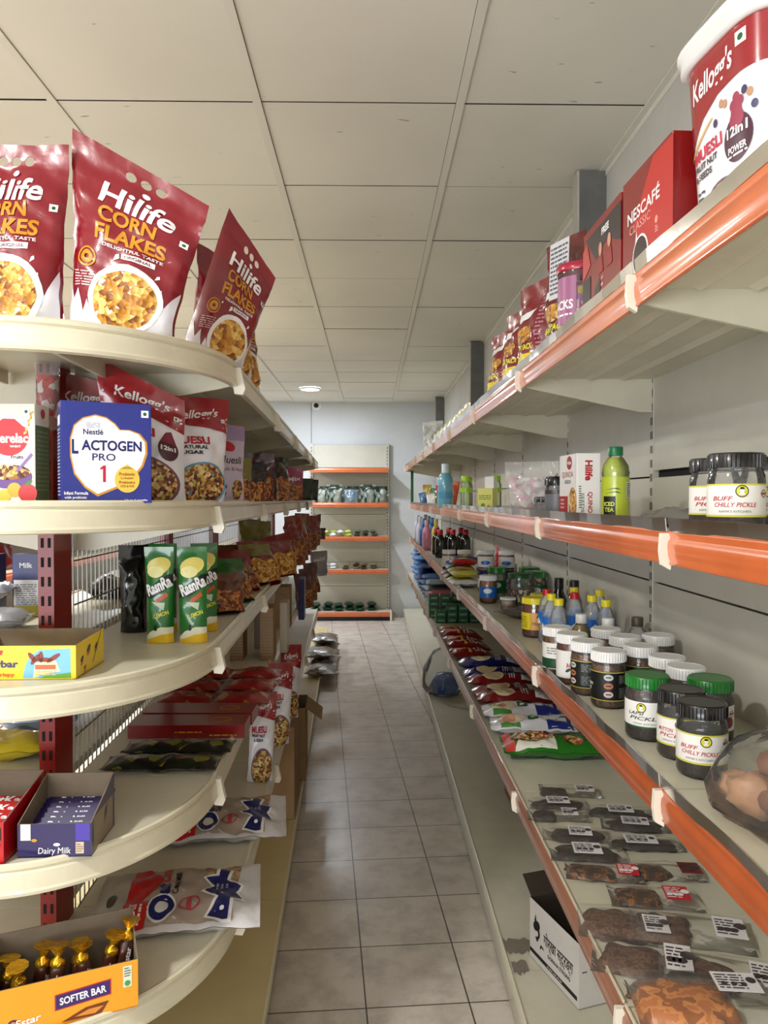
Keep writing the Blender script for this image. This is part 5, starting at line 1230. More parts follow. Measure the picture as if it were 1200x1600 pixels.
wj = [(WJ, .546, 1.735, .05, 'front row, nearest, with a black label'), (WJ, .530, 1.850, -.9, 'front row, second, with a black label'), (WJ3, .520, 1.955, -.2, 'front row, with a white label printed in red'), (WJ2, .508, 2.060, -.2, 'front row, farthest, with a white and dark green label'),
      (WJ, .640, 1.790, .9, 'second row, right behind the nearest front jar'), (WJ, .655, 1.665, .6, 'second row, brown contents, behind the front green-lidded jar'), (WJ, .655, 1.565, .2, 'second row, nearest, wrapped in film'),
      (WJ, .645, 1.915, .2, 'second row, third from the near end'), (WJ, .632, 2.030, .2, 'second row, farthest'), (WJ, .735, 1.93, .2, 'third row, alone by the wall')]
seen = set()
for p_, x, y, rz, lab in wj:
    o = p_ if p_ not in seen else dup(p_); seen.add(p_); tag(o, 'white-lidded pickle jar, ' + lab, 'jar', 'white-lidded pickle jars'); put(o, x, y, zB, rz)
def honl(g, S, r, h):
    mx = .007; dpoly(g, S, rect(-r * 1.5, h * .2, -r * .5, h * .62), col(.86, .80, .12), .0003, mx); dtext(g, S, 'Honey', r * .15, h * .36, r * 1.0, h * .13, col(.3, .1, .04), .0007, .01, .08, .3, mx); dpoly(g, S, [ell(r * .2, h * .53, r * .2, h * .06), ell(r * .2, h * .53, r * .12, h * .03)], col(.3, .12, .05), .0007, mx); lines(g, S, -r * 1.4, h * .25, -r * .7, h * .55, 6, col(.6, .5, .1), .0007, mx)
o = jar('honey_jar', .046, .135, M('honey', (.38, .15, .03), .15, coat=.7), col(.88, .82, .14, .3), .85, col(.85, .62, .28), (.2, .63), honl, neck=.95, lidh=.15); tag(o, 'yellow-lidded honey jar beside the water bottles', 'jar'); put(o, .568, 2.62, zB, -.1)
o = jar('honey_jar', .040, .13, M('honey'), col(.86, .82, .3, .3), .85, None, lidh=.15); tag(o, 'second yellow-lidded jar hidden behind the honey jar', 'jar'); put(o, .62, 2.76, zB, 0)
WB_ = CLEAR('water_bottle', tint=(.98, .99, .99), alpha=.22, rough=.06, milky=(.95, .97, .98), bump=.4, bscale=55, ior=1.3)
BLB = col(.12, .42, .78, .35)
def wl(g, S, r, H): dpoly(g, S, [(-r, H * .42), (-r * .2, H * .55), (r * .9, H * .44), (r * .2, H * .36)], WHITE, .0005, .006); dpoly(g, S, [(-r * 2.4, H * .36), (-r * 1.6, H * .52), (-r * 1.2, H * .40)], WHITE, .0005, .006)
rib = [(.024, 0), (.028, .004)]
for i in range(6): rib += [(.0285, .010 + .009 * i), (.0262, .0145 + .009 * i)]
rib += [(.029, .066), (.029, .100), (.028, .112), (.0225, .135), (.014, .150), (.0125, .153), (.0125, .160)]
def wbot(cap_, lab_=BLB): return bottle('water_bottle', rib, WB_, None, 0, cap_, .0145, .014, lab_, (.064, .102), 20, wl)
YC, RC = col(.88, .82, .10, .35), col(.75, .08, .08, .35)
wy, wr_ = wbot(YC), wbot(RC)
seen = set()
for p_, x, y, lab in ((wy, .566, 2.28, 'yellow-capped water bottle, nearest of the front pair'), (wy, .572, 2.40, 'yellow-capped water bottle, farther of the front pair'), (wr_, .585, 2.52, 'red-capped water bottle right behind the front pair'), (wr_, .655, 2.43, 'red-capped water bottle between the yellow caps'),
                      (wy, .690, 2.57, 'yellow-capped water bottle beside the black caps'), (wy, .690, 2.36, 'yellow-capped water bottle in the back row, left one'), (wy, .700, 2.25, 'yellow-capped water bottle in the back row, nearest'), (wy, .757, 2.50, 'yellow-capped water bottle closest to the wall')):
    o = p_ if p_ not in seen else dup(p_); seen.add(p_); tag(o, lab, 'bottle', 'small water bottles'); put(o, x, y, zB, .3)
SAU = M('tan_sauce', (.58, .50, .26), .25, coat=.5)
sb = bottle('sauce_bottle', [(.030, 0), (.033, .005), (.033, .06), (.030, .085), (.018, .108), (.0135, .114), (.0135, .12)], PLAST, SAU, .108, WLID, .0165, .020, None, None)
for k, (x, y, lab) in enumerate(((.612, 2.20, 'white-capped bottle of tan sauce, left one'), (.665, 2.12, 'white-capped bottle of tan sauce, right one'))):
    o = sb if k == 0 else dup(sb); tag(o, lab, 'bottle', 'tan sauce bottles'); put(o, x, y, zB, 0)
o = bottle('sauce_bottle', [(.030, 0), (.033, .005), (.033, .06), (.030, .085), (.018, .108), (.0135, .114), (.0135, .12)], WB_, M('amber', (.32, .24, .14), .3, coat=.4), .07, col(.30, .26, .20), .0165, .020); tag(o, 'clear bottle with a brown cap standing by the wall', 'bottle'); put(o, .755, 2.14, zB, 0)
bc = bottle('dark_bottle', [(.026, 0), (.028, .005), (.028, .11), (.016, .14), (.014, .15)], col(.04, .03, .03, .2, coat=.6), None, 0, BLACK, .017, .034)
for k, (x, y) in enumerate(((.690, 2.78), (.725, 2.70))):
    o = bc if k == 0 else dup(bc); tag(o, ['left', 'right'][k] + ' of the two black-capped dark bottles', 'bottle', 'black-capped bottles'); put(o, x, y, zB, 0)
o = pouch('clear_bag', .16, .22, .03, PLASTB, style='pillow', seed=270, n=(10, 12)); tag(o, 'clear bag of pinkish brown sticks lying by the honey jar', 'bag')
g = G(); R = random.Random(3)
for k in range(16): g.tube([(-.06 + .008 * k, -.006 * (k % 2), .03), (-.06 + .008 * k + R.uniform(-.01, .01), -.006 * (k % 3) + .004, .19)], .0045, col(.62, .48, .44, .6), 6)
g.build('sticks', o); lie(o, .53, 3.02, zB + .018, -1.1)
NUTJ = PRINT('mixed_nuts', [(.30, .20, .12), (.82, .76, .62), (.20, .12, .08), (.60, .48, .34)], 75, .4, .6)
o = jar('nut_jar', .058, .15, NUTJ, col(.08, .30, .14, .3), .55, None, lidh=.13, neck=.95); tag(o, 'big jar of mixed nuts with a dark green lid', 'jar'); put(o, .655, 3.32, zB, 0)
GLB = col(.08, .36, .18, .4)
for k, (x, y, m, c, r, h, lb, lab) in enumerate(((.600, 3.62, GLID, col(.75, .72, .62), .045, .15, GLB, 'green-lidded jar with a green label left of the nut jar'), (.585, 3.24, WLID, col(.72, .62, .55), .034, .055, None, 'low white jar in front of the green-labelled jar'), (.742, 3.42, GLID, NUTJ, .050, .15, GLB, 'green-lidded jar by the wall, nearer one'), (.755, 3.62, GLID, NUTJ, .050, .15, GLB, 'green-lidded jar by the wall, farther one'),
        (.537, 3.48, WLID, M('peanut_butter', (.62, .42, .25), .35), .040, .125, BLB, 'white-lidded peanut butter jar with a blue label in the front'), (.735, 5.0, WLID, col(.45, .2, .15), .042, .13, LBW, 'small white-lidded jar by the wall beyond the packet pile'))):
    o = jar('food_jar', r, h, c, m, .8, lb, (.2, .6), (lambda g, S, r_, h_: (dpoly(g, S, ell(0, h_ * .45, r_ * .5, h_ * .09), WHITE, .0005, .01))) if lb else None); tag(o, lab, 'jar'); put(o, x, y, zB, -.2)
def pbl(g, S, r, h): dpoly(g, S, ell(0, h * .42, r * .6, h * .10), BLB, .0005, .01); dpoly(g, S, rect(-r * 1.2, h * .13, r * 1.2, h * .2), NAVY, .0005, .01)
pj = jar('spread_jar', .042, .105, M('peanut_butter'), WLID, .85, LBW, (.12, .72), pbl)
pj2 = jar('spread_jar', .042, .105, M('peanut_butter'), NAVY, .85, LBW, (.12, .66), pbl)
k = 0
for x, y in ((.590, 3.90), (.690, 3.86)):
    for top_ in (0, 1):
        p_ = pj if top_ else pj2; o = p_ if k < 2 else dup(p_)
        tag(o, '%s jar of the %s stack of spread jars, %s lid' % (['lower', 'upper'][top_], 'left' if x < .6 else 'right', ['blue', 'white'][top_]), 'jar', 'stacked spread jars'); put(o, x, y, zB + .106 * top_, -.2); k += 1
pj3 = dup(pj)
tag(pj3, 'white-lidded jar behind the packet pile, left one', 'jar', 'white-lidded jars behind the packets'); put(pj3, .510, 4.98, zBat(5), 0); pj3.scale = (1.05, 1.05, 1.3)
o = dup(pj3); tag(o, 'white-lidded jar behind the packet pile, right one', 'jar', 'white-lidded jars behind the packets'); put(o, .605, 4.95, zBat(5), 0)
pile = [(foil(.78, .76, .12), .50, 4.25, 0), (foil(.10, .36, .10), .50, 4.44, 0), (DKR, .50, 4.63, 0), (foil(.80, .78, .2), .51, 4.33, .044), (foil(.08, .35, .16), .52, 4.52, .044), (WF, .50, 4.10, 0), (foil(.74, .10, .12), .53, 4.40, .088), (foil(.82, .80, .35), .51, 4.15, .044), (foil(.2, .3, .5), .56, 4.59, .088)]
for k, (m, x, y, dz) in enumerate(pile):
    o = pouch('noodle_packet', .175, .16, .040, m, style='pillow', seed=280 + k, n=(10, 10), wr=.004, deco=lambda g, S: dpoly(g, S, ell(.0, .075, .045, .03), [WHITE, KR, YEL][k % 3], .0008, .03))
    tag(o, ['yellow', 'green', 'dark red', 'bright yellow', 'deep green', 'white', 'scarlet', 'pale yellow', 'slate blue'][k] + ' instant noodle packet in the pile on the fourth right shelf', 'noodle packet', 'instant noodle packets'); lie(o, x - .075, y, zBat(y) + .024 + dz, -PI / 2 + .06 * (k % 3 - 1))
o = pouch('red_packet', .08, .20, .05, foil(.72, .08, .16), seed=290); tag(o, 'upright red packet by the wall behind the stacked jars', 'packet'); put(o, .735, 4.40, zB, -1.4)
o = pouch('yellow_packet', .12, .14, .05, foil(.80, .72, .2), seed=291); tag(o, 'upright yellow packet by the wall behind the stacked jars', 'packet'); put(o, .755, 4.22, zB, -1.4)
o = pouch('blue_packet', .14, .09, .05, NAVY, seed=292, wr=.012); tag(o, 'crumpled navy packet by the wall behind the nut jar', 'packet'); put(o, .76, 3.84, zB, -1.4)
DKB = bottle('dark_drink_bottle', [(.036, 0), (.040, .006), (.040, .12), (.036, .14), (.018, .165), (.015, .17)], M('dark_green_glass', (.04, .06, .04), .12, coat=.8), None, 0, col(.66, .08, .12, .3), .022, .03)
k = 0
for x in (.54, .64, .74):
    for y in (5.95, 6.25):
        o = DKB if k == 0 else dup(DKB); tag(o, 'dark bottle with a red cap, %s row, %s one' % (['near', 'far'][k % 2], ['left', 'middle', 'right'][k // 2]), 'bottle', 'dark bottles with red caps'); put(o, x, y, zBat(y), 0, ); o.scale = (1, 1, 1.1); k += 1
cols = [(.85, .55, .65), (.85, .75, .2), (.20, .45, .75), (.15, .40, .70), (.80, .78, .85), (.25, .60, .65), (.7, .7, .75), (.6, .3, .5)]
for k, c in enumerate(cols):
    cb = bottle('cleaner_bottle', [(.036, 0), (.040, .006), (.040, .15), (.030, .19), (.016, .21), (.014, .22)], col(*c, .3, coat=.5), None, 0, col(*[min(1, v * .6 + .3) for v in c], .35), .020, .045)
    tag(cb, ['pink', 'yellow', 'blue', 'deep blue', 'pale lilac', 'teal', 'light grey', 'mauve'][k] + ' cleaning bottle at the far end of the fourth right shelf', 'bottle', 'cleaning bottles'); y = 6.7 + .22 * k; put(cb, .49 + .10 * (k % 2), y, zBat(y), 0)
# potatoes in a clear bag
t = E('vegetable_bag'); tag(t, 'clear plastic bag of peeled brown roots at the right edge', 'bag')
POT = M('brown_root', (.46, .29, .20), .5, dirt=.4, dscale=25, bump=.4, bscale=30); POT2 = M('pale_root', (.68, .50, .36), .5, dirt=.3, dscale=25, bump=.4, bscale=30)
R = random.Random(8)
for k, (x, y, z, r) in enumerate(((0, 0, .03, .032), (.06, .02, .03, .034), (.03, -.05, .032, .036), (.08, -.05, .035, .036), (.05, -.01, .075, .034), (.10, .0, .07, .034), (.02, -.10, .03, .032), (.08, -.11, .035, .036), (.06, -.07, .08, .034), (-.006, .045, .028, .024), (.12, -.06, .06, .034), (.11, .05, .035, .034))):
    g = G(); vs = []; nn, mm = 14, 9
    for j in range(mm + 1):
        for i in range(nn):
            a, b = 2 * PI * i / nn, PI * j / mm
            p = Vector((math.sin(b) * math.cos(a), math.sin(b) * math.sin(a), math.cos(b))); q = 1 + .42 * noise.noise(p * 1.5 + Vector((k * 3, 0, 0))) + .12 * noise.noise(p * 4 + Vector((k, 0, 0)))
            vs.append((p.x * r * q * 1.25, p.y * r * q, p.z * r * q * .85))
    g.add(vs, [(j * nn + i, j * nn + (i + 1) % nn, (j + 1) * nn + (i + 1) % nn, (j + 1) * nn + i) for j in range(mm) for i in range(nn)], POT if k % 3 else POT2, True)
    o = g.build('root_piece', t); o.scale = (1.15,) * 3; o.location = (x - .008, y * .95, z * 1.1); o.rotation_euler = (R.uniform(-.5, .5), R.uniform(-.5, .5), R.uniform(0, 3))
def blob(name, prof, par, m, nn=36, amp=.012, seed=1, sx=1, sy=1):
    g = G(); vs = []
    for r, z in prof:
        for i in range(nn):
            a = 2 * PI * i / nn; q = 1 + amp / .1 * noise.noise(Vector((math.cos(a) * 2, math.sin(a) * 2, z * 14 + seed))) + amp * 3 * noise.noise(Vector((math.cos(a) * 7, math.sin(a) * 7, z * 40 + seed)))
            vs.append((r * q * math.cos(a) * sx, r * q * math.sin(a) * sy, z))
    g.add(vs, [(j * nn + i, j * nn + (i + 1) % nn, (j + 1) * nn + (i + 1) % nn, (j + 1) * nn + i) for j in range(len(prof) - 1) for i in range(nn)], m, True)
    return g.build(name, par)
BAGF = CLEAR('soft_clear_bag', alpha=.055, rough=.12, milky=(.95, .95, .93), bump=.3, bscale=28, ior=1.16)
SACK = CLEAR('sack_plastic', alpha=.20, rough=.10, milky=(.80, .82, .82), bump=.5, bscale=22, ior=1.22)
o = blob('bag_film', [(.02, .001), (.09, .003), (.115, .02), (.12, .05), (.11, .085), (.085, .115), (.05, .128), (.01, .13)], t, BAGF, sx=1.05, sy=1.1); o.location = (.045, -.035, 0)
put(t, .582, 1.115, zB, 0)

# ---- shelf A
DKC = PRINT('dried_food', [(.10, .06, .05), (.16, .10, .07), (.22, .14, .10), (.08, .05, .04)], 90, .5, .6, 'N')
BRC = PRINT('brown_powder', [(.34, .23, .17), (.42, .30, .22), (.30, .19, .14)], 60, .8, .6, 'N')
ORC = PRINT('orange_paste', [(.20, .10, .05), (.32, .18, .07), (.55, .34, .14), (.15, .08, .05)], 40, .35, .5, 'N')
RTAG = col(.75, .10, .18, .4)
def flatpack(w, h, content, cw, ch, tagc, tx, ty, tw, th, seed, thick=.02, cshape=None, film=FILM, qr=0):
    """flat clear pouch lying face up; local x = across the shelf depth, y = along the aisle"""
    t = E('dried_food_packet')
    f = pouch('pouch_film', w, h, thick * 1.3, film, style='pillow', seed=seed, n=(16, 12), wr=.002, parent=t); f.rotation_euler = (-PI / 2, 0, 0); f.location = (0, -h / 2, thick * .66)
    g = G(); R = random.Random(seed); n = 36; top = []; ox, oy = cshape or (0, 0)
    for i in range(n):
        a = 2 * PI * i / n; c, s = math.cos(a), math.sin(a); k = (abs(c) ** 4 + abs(s) ** 4) ** -.25; q = 1 + .34 * noise.noise(Vector((c * 2.2, s * 2.2, seed * 3.1)))
        top.append((ox + cw / 2 * c * k * q, oy + ch / 2 * s * k * q))
    vs = [(x, y, .002) for x, y in top] + [(ox + (x - ox) * .88, oy + (y - oy) * .86, thick * .66) for x, y in top] + [(ox + (x - ox) * .5, oy + (y - oy) * .5, thick * .82) for x, y in top] + [(ox, oy, thick * .85)]
    fs = [(j * n + i, j * n + (i + 1) % n, (j + 1) * n + (i + 1) % n, (j + 1) * n + i) for j in range(2) for i in range(n)] + [(2 * n + i, 2 * n + (i + 1) % n, 3 * n) for i in range(n)]
    g.add(vs, fs, content, True); g.build('contents', t)
    if tagc:
        g = G(); zt = thick * 1.32 + .001; g.box(tx - tw / 2, tx + tw / 2, ty - th / 2, ty + th / 2, zt - .0006, zt, tagc)
        S = lambda u, v: Vector((u, v, zt))
        ink = WHITE if tagc is RTAG else col(.25, .2, .22)
        lines(g, S, tx - tw * .44, ty - th * .4, tx + tw * .2, ty + th * .4, 6, ink, .0006, seed=seed)
        for k in range(3): dpoly(g, S, ell(tx - tw * .3 + tw * .22 * k, ty - th * .12, th * .10, n=10), ink, .0008)
        dpoly(g, S, ell(tx + tw * .35, ty + th * .1, th * .16, n=12), ink, .0008)
        g.build('paper_label', t)
    return t
LBL = col(.88, .87, .88, .45)
def zp(zx, zy): p = atz(780 + zx / 2.857, 1200 + zy / 2.857, zA); return p.x, p.y
packs = [ # zoom centre, w, h, content, cw, ch, tag, tx, tw, th, rz, label
 (315, 122, .17, .085, DKC, .075, .055, LBL, .04, .05, .045, -.12, 'farthest dark packet with a white label, aisle column', -.045),
 (262, 172, .16, .080, DKC, .13, .055, LBL, .0, .06, .045, -.10, 'second dark packet with a white label, aisle column', 0),
 (262, 228, .16, .085, DKC, .06, .055, LBL, .03, .04, .045, -.12, 'third packet, black clump beside a white label, aisle column', -.035),
 (342, 312, .165, .085, DKC, .13, .06, LBL, .01, .055, .05, -.16, 'fourth dark packet with a white label, aisle column', 0),
 (392, 398, .175, .10, DKC, .15, .07, LBL, .0, .065, .055, -.12, 'nearest dark packet with a white label, aisle column', 0),
 (540, 212, .18, .075, DKC, .15, .05, LBL, .0, .065, .045, -.16, 'farthest dark packet with a white label, wall column', 0),
 (605, 272, .17, .085, DKC, .14, .06, LBL, .0, .065, .045, -.2, 'middle dark packet with a white label, wall column', 0),
 (650, 352, .18, .08, DKC, .15, .055, LBL, -.01, .075, .045, -.12, 'nearest dark packet with a white label, wall column', 0),
 (468, 488, .17, .09, ORC, .11, .06, RTAG, .05, .045, .05, -.18, 'orange-brown paste packet with a crimson tag, aisle side', -.025),
 (735, 478, .17, .09, ORC, .08, .06, col(.45, .10, .08, .4), .055, .045, .05, -.12, 'brown paste packet with a dark red picture tag, wall side', -.03),
 (690, 598, .185, .105, ORC, .09, .065, RTAG, .045, .05, .055, -.15, 'brown paste packet with a crimson tag, nearest of the three', -.03),
 (500, 712, .13, .12, BRC, .115, .10, None, 0, 0, 0, -.22, 'square packet of crumbly brown powder at the aisle edge', 0),
 (850, 752, .22, .13, BRC, .10, .095, LBL, .07, .055, .07, -.28, 'brown powder packet with a crimped film edge by the wall', -.05),
 (640, 880, .18, .12, BRC, .11, .09, LBL, .06, .045, .08, -.30, 'brown powder packet with a tilted white label, aisle side', -.02),
 (980, 955, .20, .13, BRC, .12, .085, LBL, .075, .05, .07, -.35, 'loose brown powder packet by the wall near the bottom edge', -.03),
 (770, 1005, .16, .06, BRC, .14, .05, None, 0, 0, 0, .08, 'narrow brown packet lying just above the bottom edge', 0),
 (700, 745, .07, .09, LBL, .05, .05, LBL, 0, .045, .06, -.2, 'small clear packet with a printed paper between the brown powders', 0)]
for k, (zx, zy, w, h, c, cw, ch, tg, tx, tw, th, rz, lab, cx) in enumerate(packs):
    x, y = zp(zx, zy); o = flatpack(w, h, c, cw, ch, tg, tx, 0, tw, th, 300 + k, .014 if c is not BRC else .018, (cx, 0)); tag(o, lab, 'food packet', 'flat clear food packets on the fifth right shelf'); put(o, x, y, zA + (.0 if k % 2 else .003), rz)
x, y = zp(920, 1110); o = flatpack(.24, .16, PRINT('orange_snack', [(.72, .42, .20), (.80, .52, .28), (.60, .34, .16)], 40, .4, .5, 'N'), .15, .12, LBL, .055, .02, .07, .05, 330, .035, (-.03, 0)); tag(o, 'puffy clear bag with orange contents and a white label, bottom right corner', 'food packet'); put(o, x, y, zA, -.1)
def lengthy(name, w, h, d, m, deco, seed, x, y, z, rz, lab, cat, gp=None, roll=0, tilt=0, n=(16, 22), wr=.006):
    o = pouch(name, w, h, d, m, style='pillow', seed=seed, deco=deco, n=n, wr=wr); tag(o, lab, cat, gp); return lie(o, x, y, z, rz, tilt, roll)
GRB = foil(.13, .42, .10, .25)
def gd(g, S, mx=.014):
    w, h = .17, .34
    dpoly(g, S, [(-w * .46, h * .02), (w * .46, h * .02), (w * .46, h * .12), (-w * .46, h * .10)], col(.75, .25, .2), .0006, mx)
    dpoly(g, S, [(w * .46, h * .1), (w * .46, h * .5), (w * .1, h * .5), (.0, h * .2)], col(.88, .87, .82), .0006, mx)
    dpoly(g, S, ell(-w * .06, h * .29, w * .36, h * .22, 30), PRINT('seed_mix', [(.78, .66, .40), (.30, .16, .10), (.70, .22, .20), (.86, .78, .55), (.60, .48, .25)], 100, .4, .5), .0012, mx)
    dpoly(g, S, ell(w * .2, h * .68, w * .16, h * .10), PRINT('seed_mix'  , None), .0012, mx); dpoly(g, S, rect(-w * .46, h * .2, -w * .38, h * .5), col(.75, .70, .5), .001, mx)
    dtext(g, S, 'MUKHWAS', w * .12, h * .3, w * .5, h * .05, KR, .002, .03, PI / 2, 0, mx) if False else None
lengthy('seed_mix_bag', .17, .34, .06, GRB, gd, 340, .425, 2.47, zA + .034, -PI / 2 - .05, 'big glossy green bag with a seed-mix picture', 'snack bag')
def frz(g, S, mx=.016):
    w, h = .14, .30
    dpoly(g, S, ell(0, h * .25, w * .36, h * .17), col(.90, .84, .74), .0008, mx); dpoly(g, S, ell(w * .05, h * .22, w * .2, h * .08), col(.86, .62, .50), .0014, mx)
    dpoly(g, S, [(-w * .47, h * .08), (-w * .47, h * .35), (-w * .25, h * .3), (-w * .2, h * .1)], col(.28, .55, .2), .0008, mx); dpoly(g, S, [(w * .47, h * .35), (w * .47, h * .12), (w * .3, h * .12), (w * .35, h * .34)], col(.3, .55, .22), .0008, mx)
    dpoly(g, S, rect(-w * .2, h * .44, w * .2, h * .56), col(.10, .38, .18), .001, mx); dpoly(g, S, ell(0, h * .5, w * .08, h * .03), WHITE, .0016, mx)
    dpoly(g, S, [(-w * .47, h * .6), (w * .47, h * .66), (w * .47, h * .95), (-w * .47, h * .95)], col(.12, .18, .52), .0008, mx); dpoly(g, S, [(-w * .2, h * .6), (w * .2, h * .62), (w * .1, h * .9), (-w * .3, h * .9)], WHITE, .0012, mx)
    dtext(g, S, 'chef', 0, h * .74, w * .4, h * .05, WHITE, .0014, .03, .2, 0, mx) if False else None
gp = 'white, green and blue bags'
lengthy('food_bag', .14, .30, .055, WF, frz, 350, .425, 2.70, zA + .032, -PI / 2 - .12, 'white, green and blue bag next to the big green bag', 'food bag', gp)
lengthy('food_bag', .14, .30, .055, WF, frz, 351, .42, 2.86, zA + .034, -PI / 2 - .05, 'white, green and blue bag farther from the big green bag', 'food bag', gp)
RDB = foil(.48, .04, .08, .25); BLF = foil(.08, .09, .40, .22)
def rd(base):
    def f(g, S, mx=.016):
        w, h = .13, .30
        dpoly(g, S, ell(w * .12, h * .36, w * .30, h * .16), col(.86, .80, .66), .0008, mx); dpoly(g, S, ell(w * .12, h * .36, w * .22, h * .12), col(.78, .70, .52), .0012, mx); dtext(g, S, 'GHEE', -w * .05, h * .63, w * .6, h * .08, WHITE, .001, .03, 0, 0, mx) if False else lines(g, S, -w * .3, h * .58, w * .35, h * .68, 3, WHITE, .001, mx)
        dpoly(g, S, rect(-w * .2, h * .76, w * .40, h * .97), col(.92, .92, .92), .0016, mx); lines(g, S, -w * .12, h * .8, w * .32, h * .93, 4, col(.6, .6, .6), .0022, mx)
    return f
gp = 'red and blue bags lying side by side'
for k, (y, m, lab) in enumerate(((3.02, RDB, 'red bag with a cream oval, nearest of the lying red ones'), (3.15, RDB, 'red bag with a cream oval, middle of the lying red ones'), (3.30, RDB, 'red bag with a cream oval, farthest of the lying red ones'), (3.47, BLF, 'blue bag with a cream oval, nearer one'), (3.66, BLF, 'blue bag with a cream oval, farther one'))):
    lengthy('food_bag', .13, .30, .06, m, rd(m), 360 + k, .42, y, zA + .034 + (.0 if k % 2 else .012), -PI / 2 - .08 + .06 * (k % 2), lab, 'food bag', gp, roll=0)
for k, (y, m, lab) in enumerate(((3.0, RDB, 'red bag leaning upright on the back panel, nearer one'), (3.2, RDB, 'red bag leaning upright on the back panel, farther one'), (3.42, BLF, 'blue bag leaning upright on the back panel'), (3.6, BLF, 'second blue bag leaning upright on the back panel'))):
    o = pouch('food_bag', .16, .24, .045, m, seed=370 + k, deco=None, wr=.008); tag(o, lab, 'food bag', 'bags leaning on the back panel'); put(o, .745, y, zA + .003, -PI / 2, -.12)
SP = foil(.52, .05, .08, .25)
def spd(g, S, mx=.018):
    w, h = .12, .22
    dpoly(g, S, ell(0, h * .25, w * .3, h * .16), col(.85, .6, .5), .0008, mx); dpoly(g, S, rect(-w * .45, h * .40, w * .45, h * .47), col(.92, .70, .15), .0010, mx); lines(g, S, -w * .35, h * .55, w * .35, h * .85, 3, WHITE, .001, mx)
gp = 'red spice packets in an overlapping row'
for k in range(5):
    y = 3.98 + .17 * k; o = lengthy('spice_packet', .15, .24, .05, SP, spd, 380 + k, .415, y, zA + .034 + .01 * (k % 2), -PI / 2 + .1, '%s red packet with a yellow stripe in the overlapping row' % ['nearest', 'second', 'third', 'fourth', 'farthest'][k], 'spice packet', gp, tilt=-.12)
def sbx(g, S): dpoly(g, S, rect(-.028, .006, .028, .030), col(.12, .42, .22), .0004); lines(g, S, -.02, .012, .02, .024, 2, col(.75, .85, .75), .0008)
SG = col(.05, .30, .14, .35, coat=.4)
sx_ = carton('soap_box', .068, .040, .09, SG, sbx, left=sbx)
k = 0
for (x, y, n_) in ((.47, 5.14, 2), (.545, 5.14, 3), (.62, 5.14, 3), (.695, 5.14, 3), (.44, 5.36, 4), (.52, 5.36, 4), (.60, 5.36, 5), (.68, 5.36, 4)):
    for j in range(n_):
        o = sx_ if k == 0 else dup(sx_); r_ = 'front' if y < 5.2 else 'back'
        tag(o, 'dark green soap box, level %s, %s row, column %s from the aisle' % (['one', 'two', 'three', 'four', 'five'][j], r_, ['one', 'two', 'three', 'four'][[.47, .545, .62, .695].index(x) if y < 5.2 else [.44, .52, .60, .68].index(x)]), 'soap box', 'green soap boxes'); put(o, x, y, zA + .041 * j, 0); k += 1
far = [(5.75, foil(.72, .15, .28), 'pink-red', 3), (6.15, foil(.55, .60, .60), 'silver', 4), (6.6, foil(.22, .40, .62), 'blue-grey', 4), (7.05, foil(.14, .16, .40), 'navy', 5), (7.5, foil(.40, .62, .80), 'sky blue', 6), (7.95, foil(.25, .48, .75), 'bright blue', 7)]
for y, m, nm, n_ in far:
    p_ = None
    for j in range(n_):
        if p_ is None: p_ = pouch('tissue_pack', .34, .34, .040, m, style='pillow', seed=int(y * 10), n=(12, 12), wr=.004); o = p_
        else: o = dup(p_)
        tag(o, nm + ' pack, %s from the bottom of its stack, far end of the right shelving' % ['first', 'second', 'third', 'fourth', 'fifth', 'sixth', 'seventh'][j], 'pack', nm + ' packs stacked at the far end'); lie(o, .60, y - .17, zA + .026 + .046 * j, .06 * ((j % 3) - 1))
# ---- base
t = E('clear_sack'); tag(t, 'clear plastic sack with a crumpled blue bag inside, on the right base deck', 'bag')
blob('sack_film', [(.03, .002), (.12, .004), (.142, .04), (.145, .10), (.13, .17), (.10, .24), (.07, .29), (.03, .31)], t, SACK, seed=4, amp=.014)
o = blob('blue_bag', [(.02, .004), (.08, .008), (.095, .05), (.09, .10), (.06, .14), (.01, .15)], t, M('blue_plastic', (.08, .28, .58), .3, coat=.4, bump=.9, bscale=35), amp=.035, seed=9); o.location = (.01, -.045, .002)
put(t, .50, 5.28, .112, 0)
t = E('printed_carton'); tag(t, 'open white carton with black Devanagari lettering on the right base deck', 'cardboard box')
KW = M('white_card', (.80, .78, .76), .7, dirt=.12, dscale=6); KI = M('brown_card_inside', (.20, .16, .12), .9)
def nep(g, S):
    INK = col(.05, .05, .05, .7)
    dpoly(g, S, rect(-.126, .018, .120, .030), INK, .0006); lines(g, S, -.03, .021, .05, .027, 1, KW, .0010)
    dtext(g, S, 'गोर्खा स्ट्रङ्ग', .026, .090, .150, .050, INK, .0010, .012); dtext(g, S, 'GORKHA STRONG', .030, .055, .115, .011, INK, .0010, .02)
    dpoly(g, S, ell(-.088, .108, .020, .014, 16, rot=.6), INK, .0010); dpoly(g, S, [(-.100, .118), (-.094, .140), (-.088, .120)], INK, .0010); dpoly(g, S, ell(-.080, .090, .010, .016, 14), INK, .0010); dpoly(g, S, ell(-.084, .088, .006, .008, 12), KW, .0014); dpoly(g, S, [(-.095, .075), (-.082, .078), (-.078, .068), (-.088, .064)], INK, .0010)
    dpoly(g, S, [(-.070, .055), (-.064, .066), (-.052, .064), (-.048, .056), (-.060, .060), (-.066, .050)], INK, .0010)
body = tray('carton_body', .255, .175, .20, KW, KI, front=nep, side=lambda g, S: (lines(g, S, -.03, .03, .0, .045, 2, BLACK, .0006), dpoly(g, S, ell(-.01, .055, .004), BLACK, .0006), dpoly(g, S, rect(-.09, .095, -.075, .098), BLACK, .0006)), parent=t)
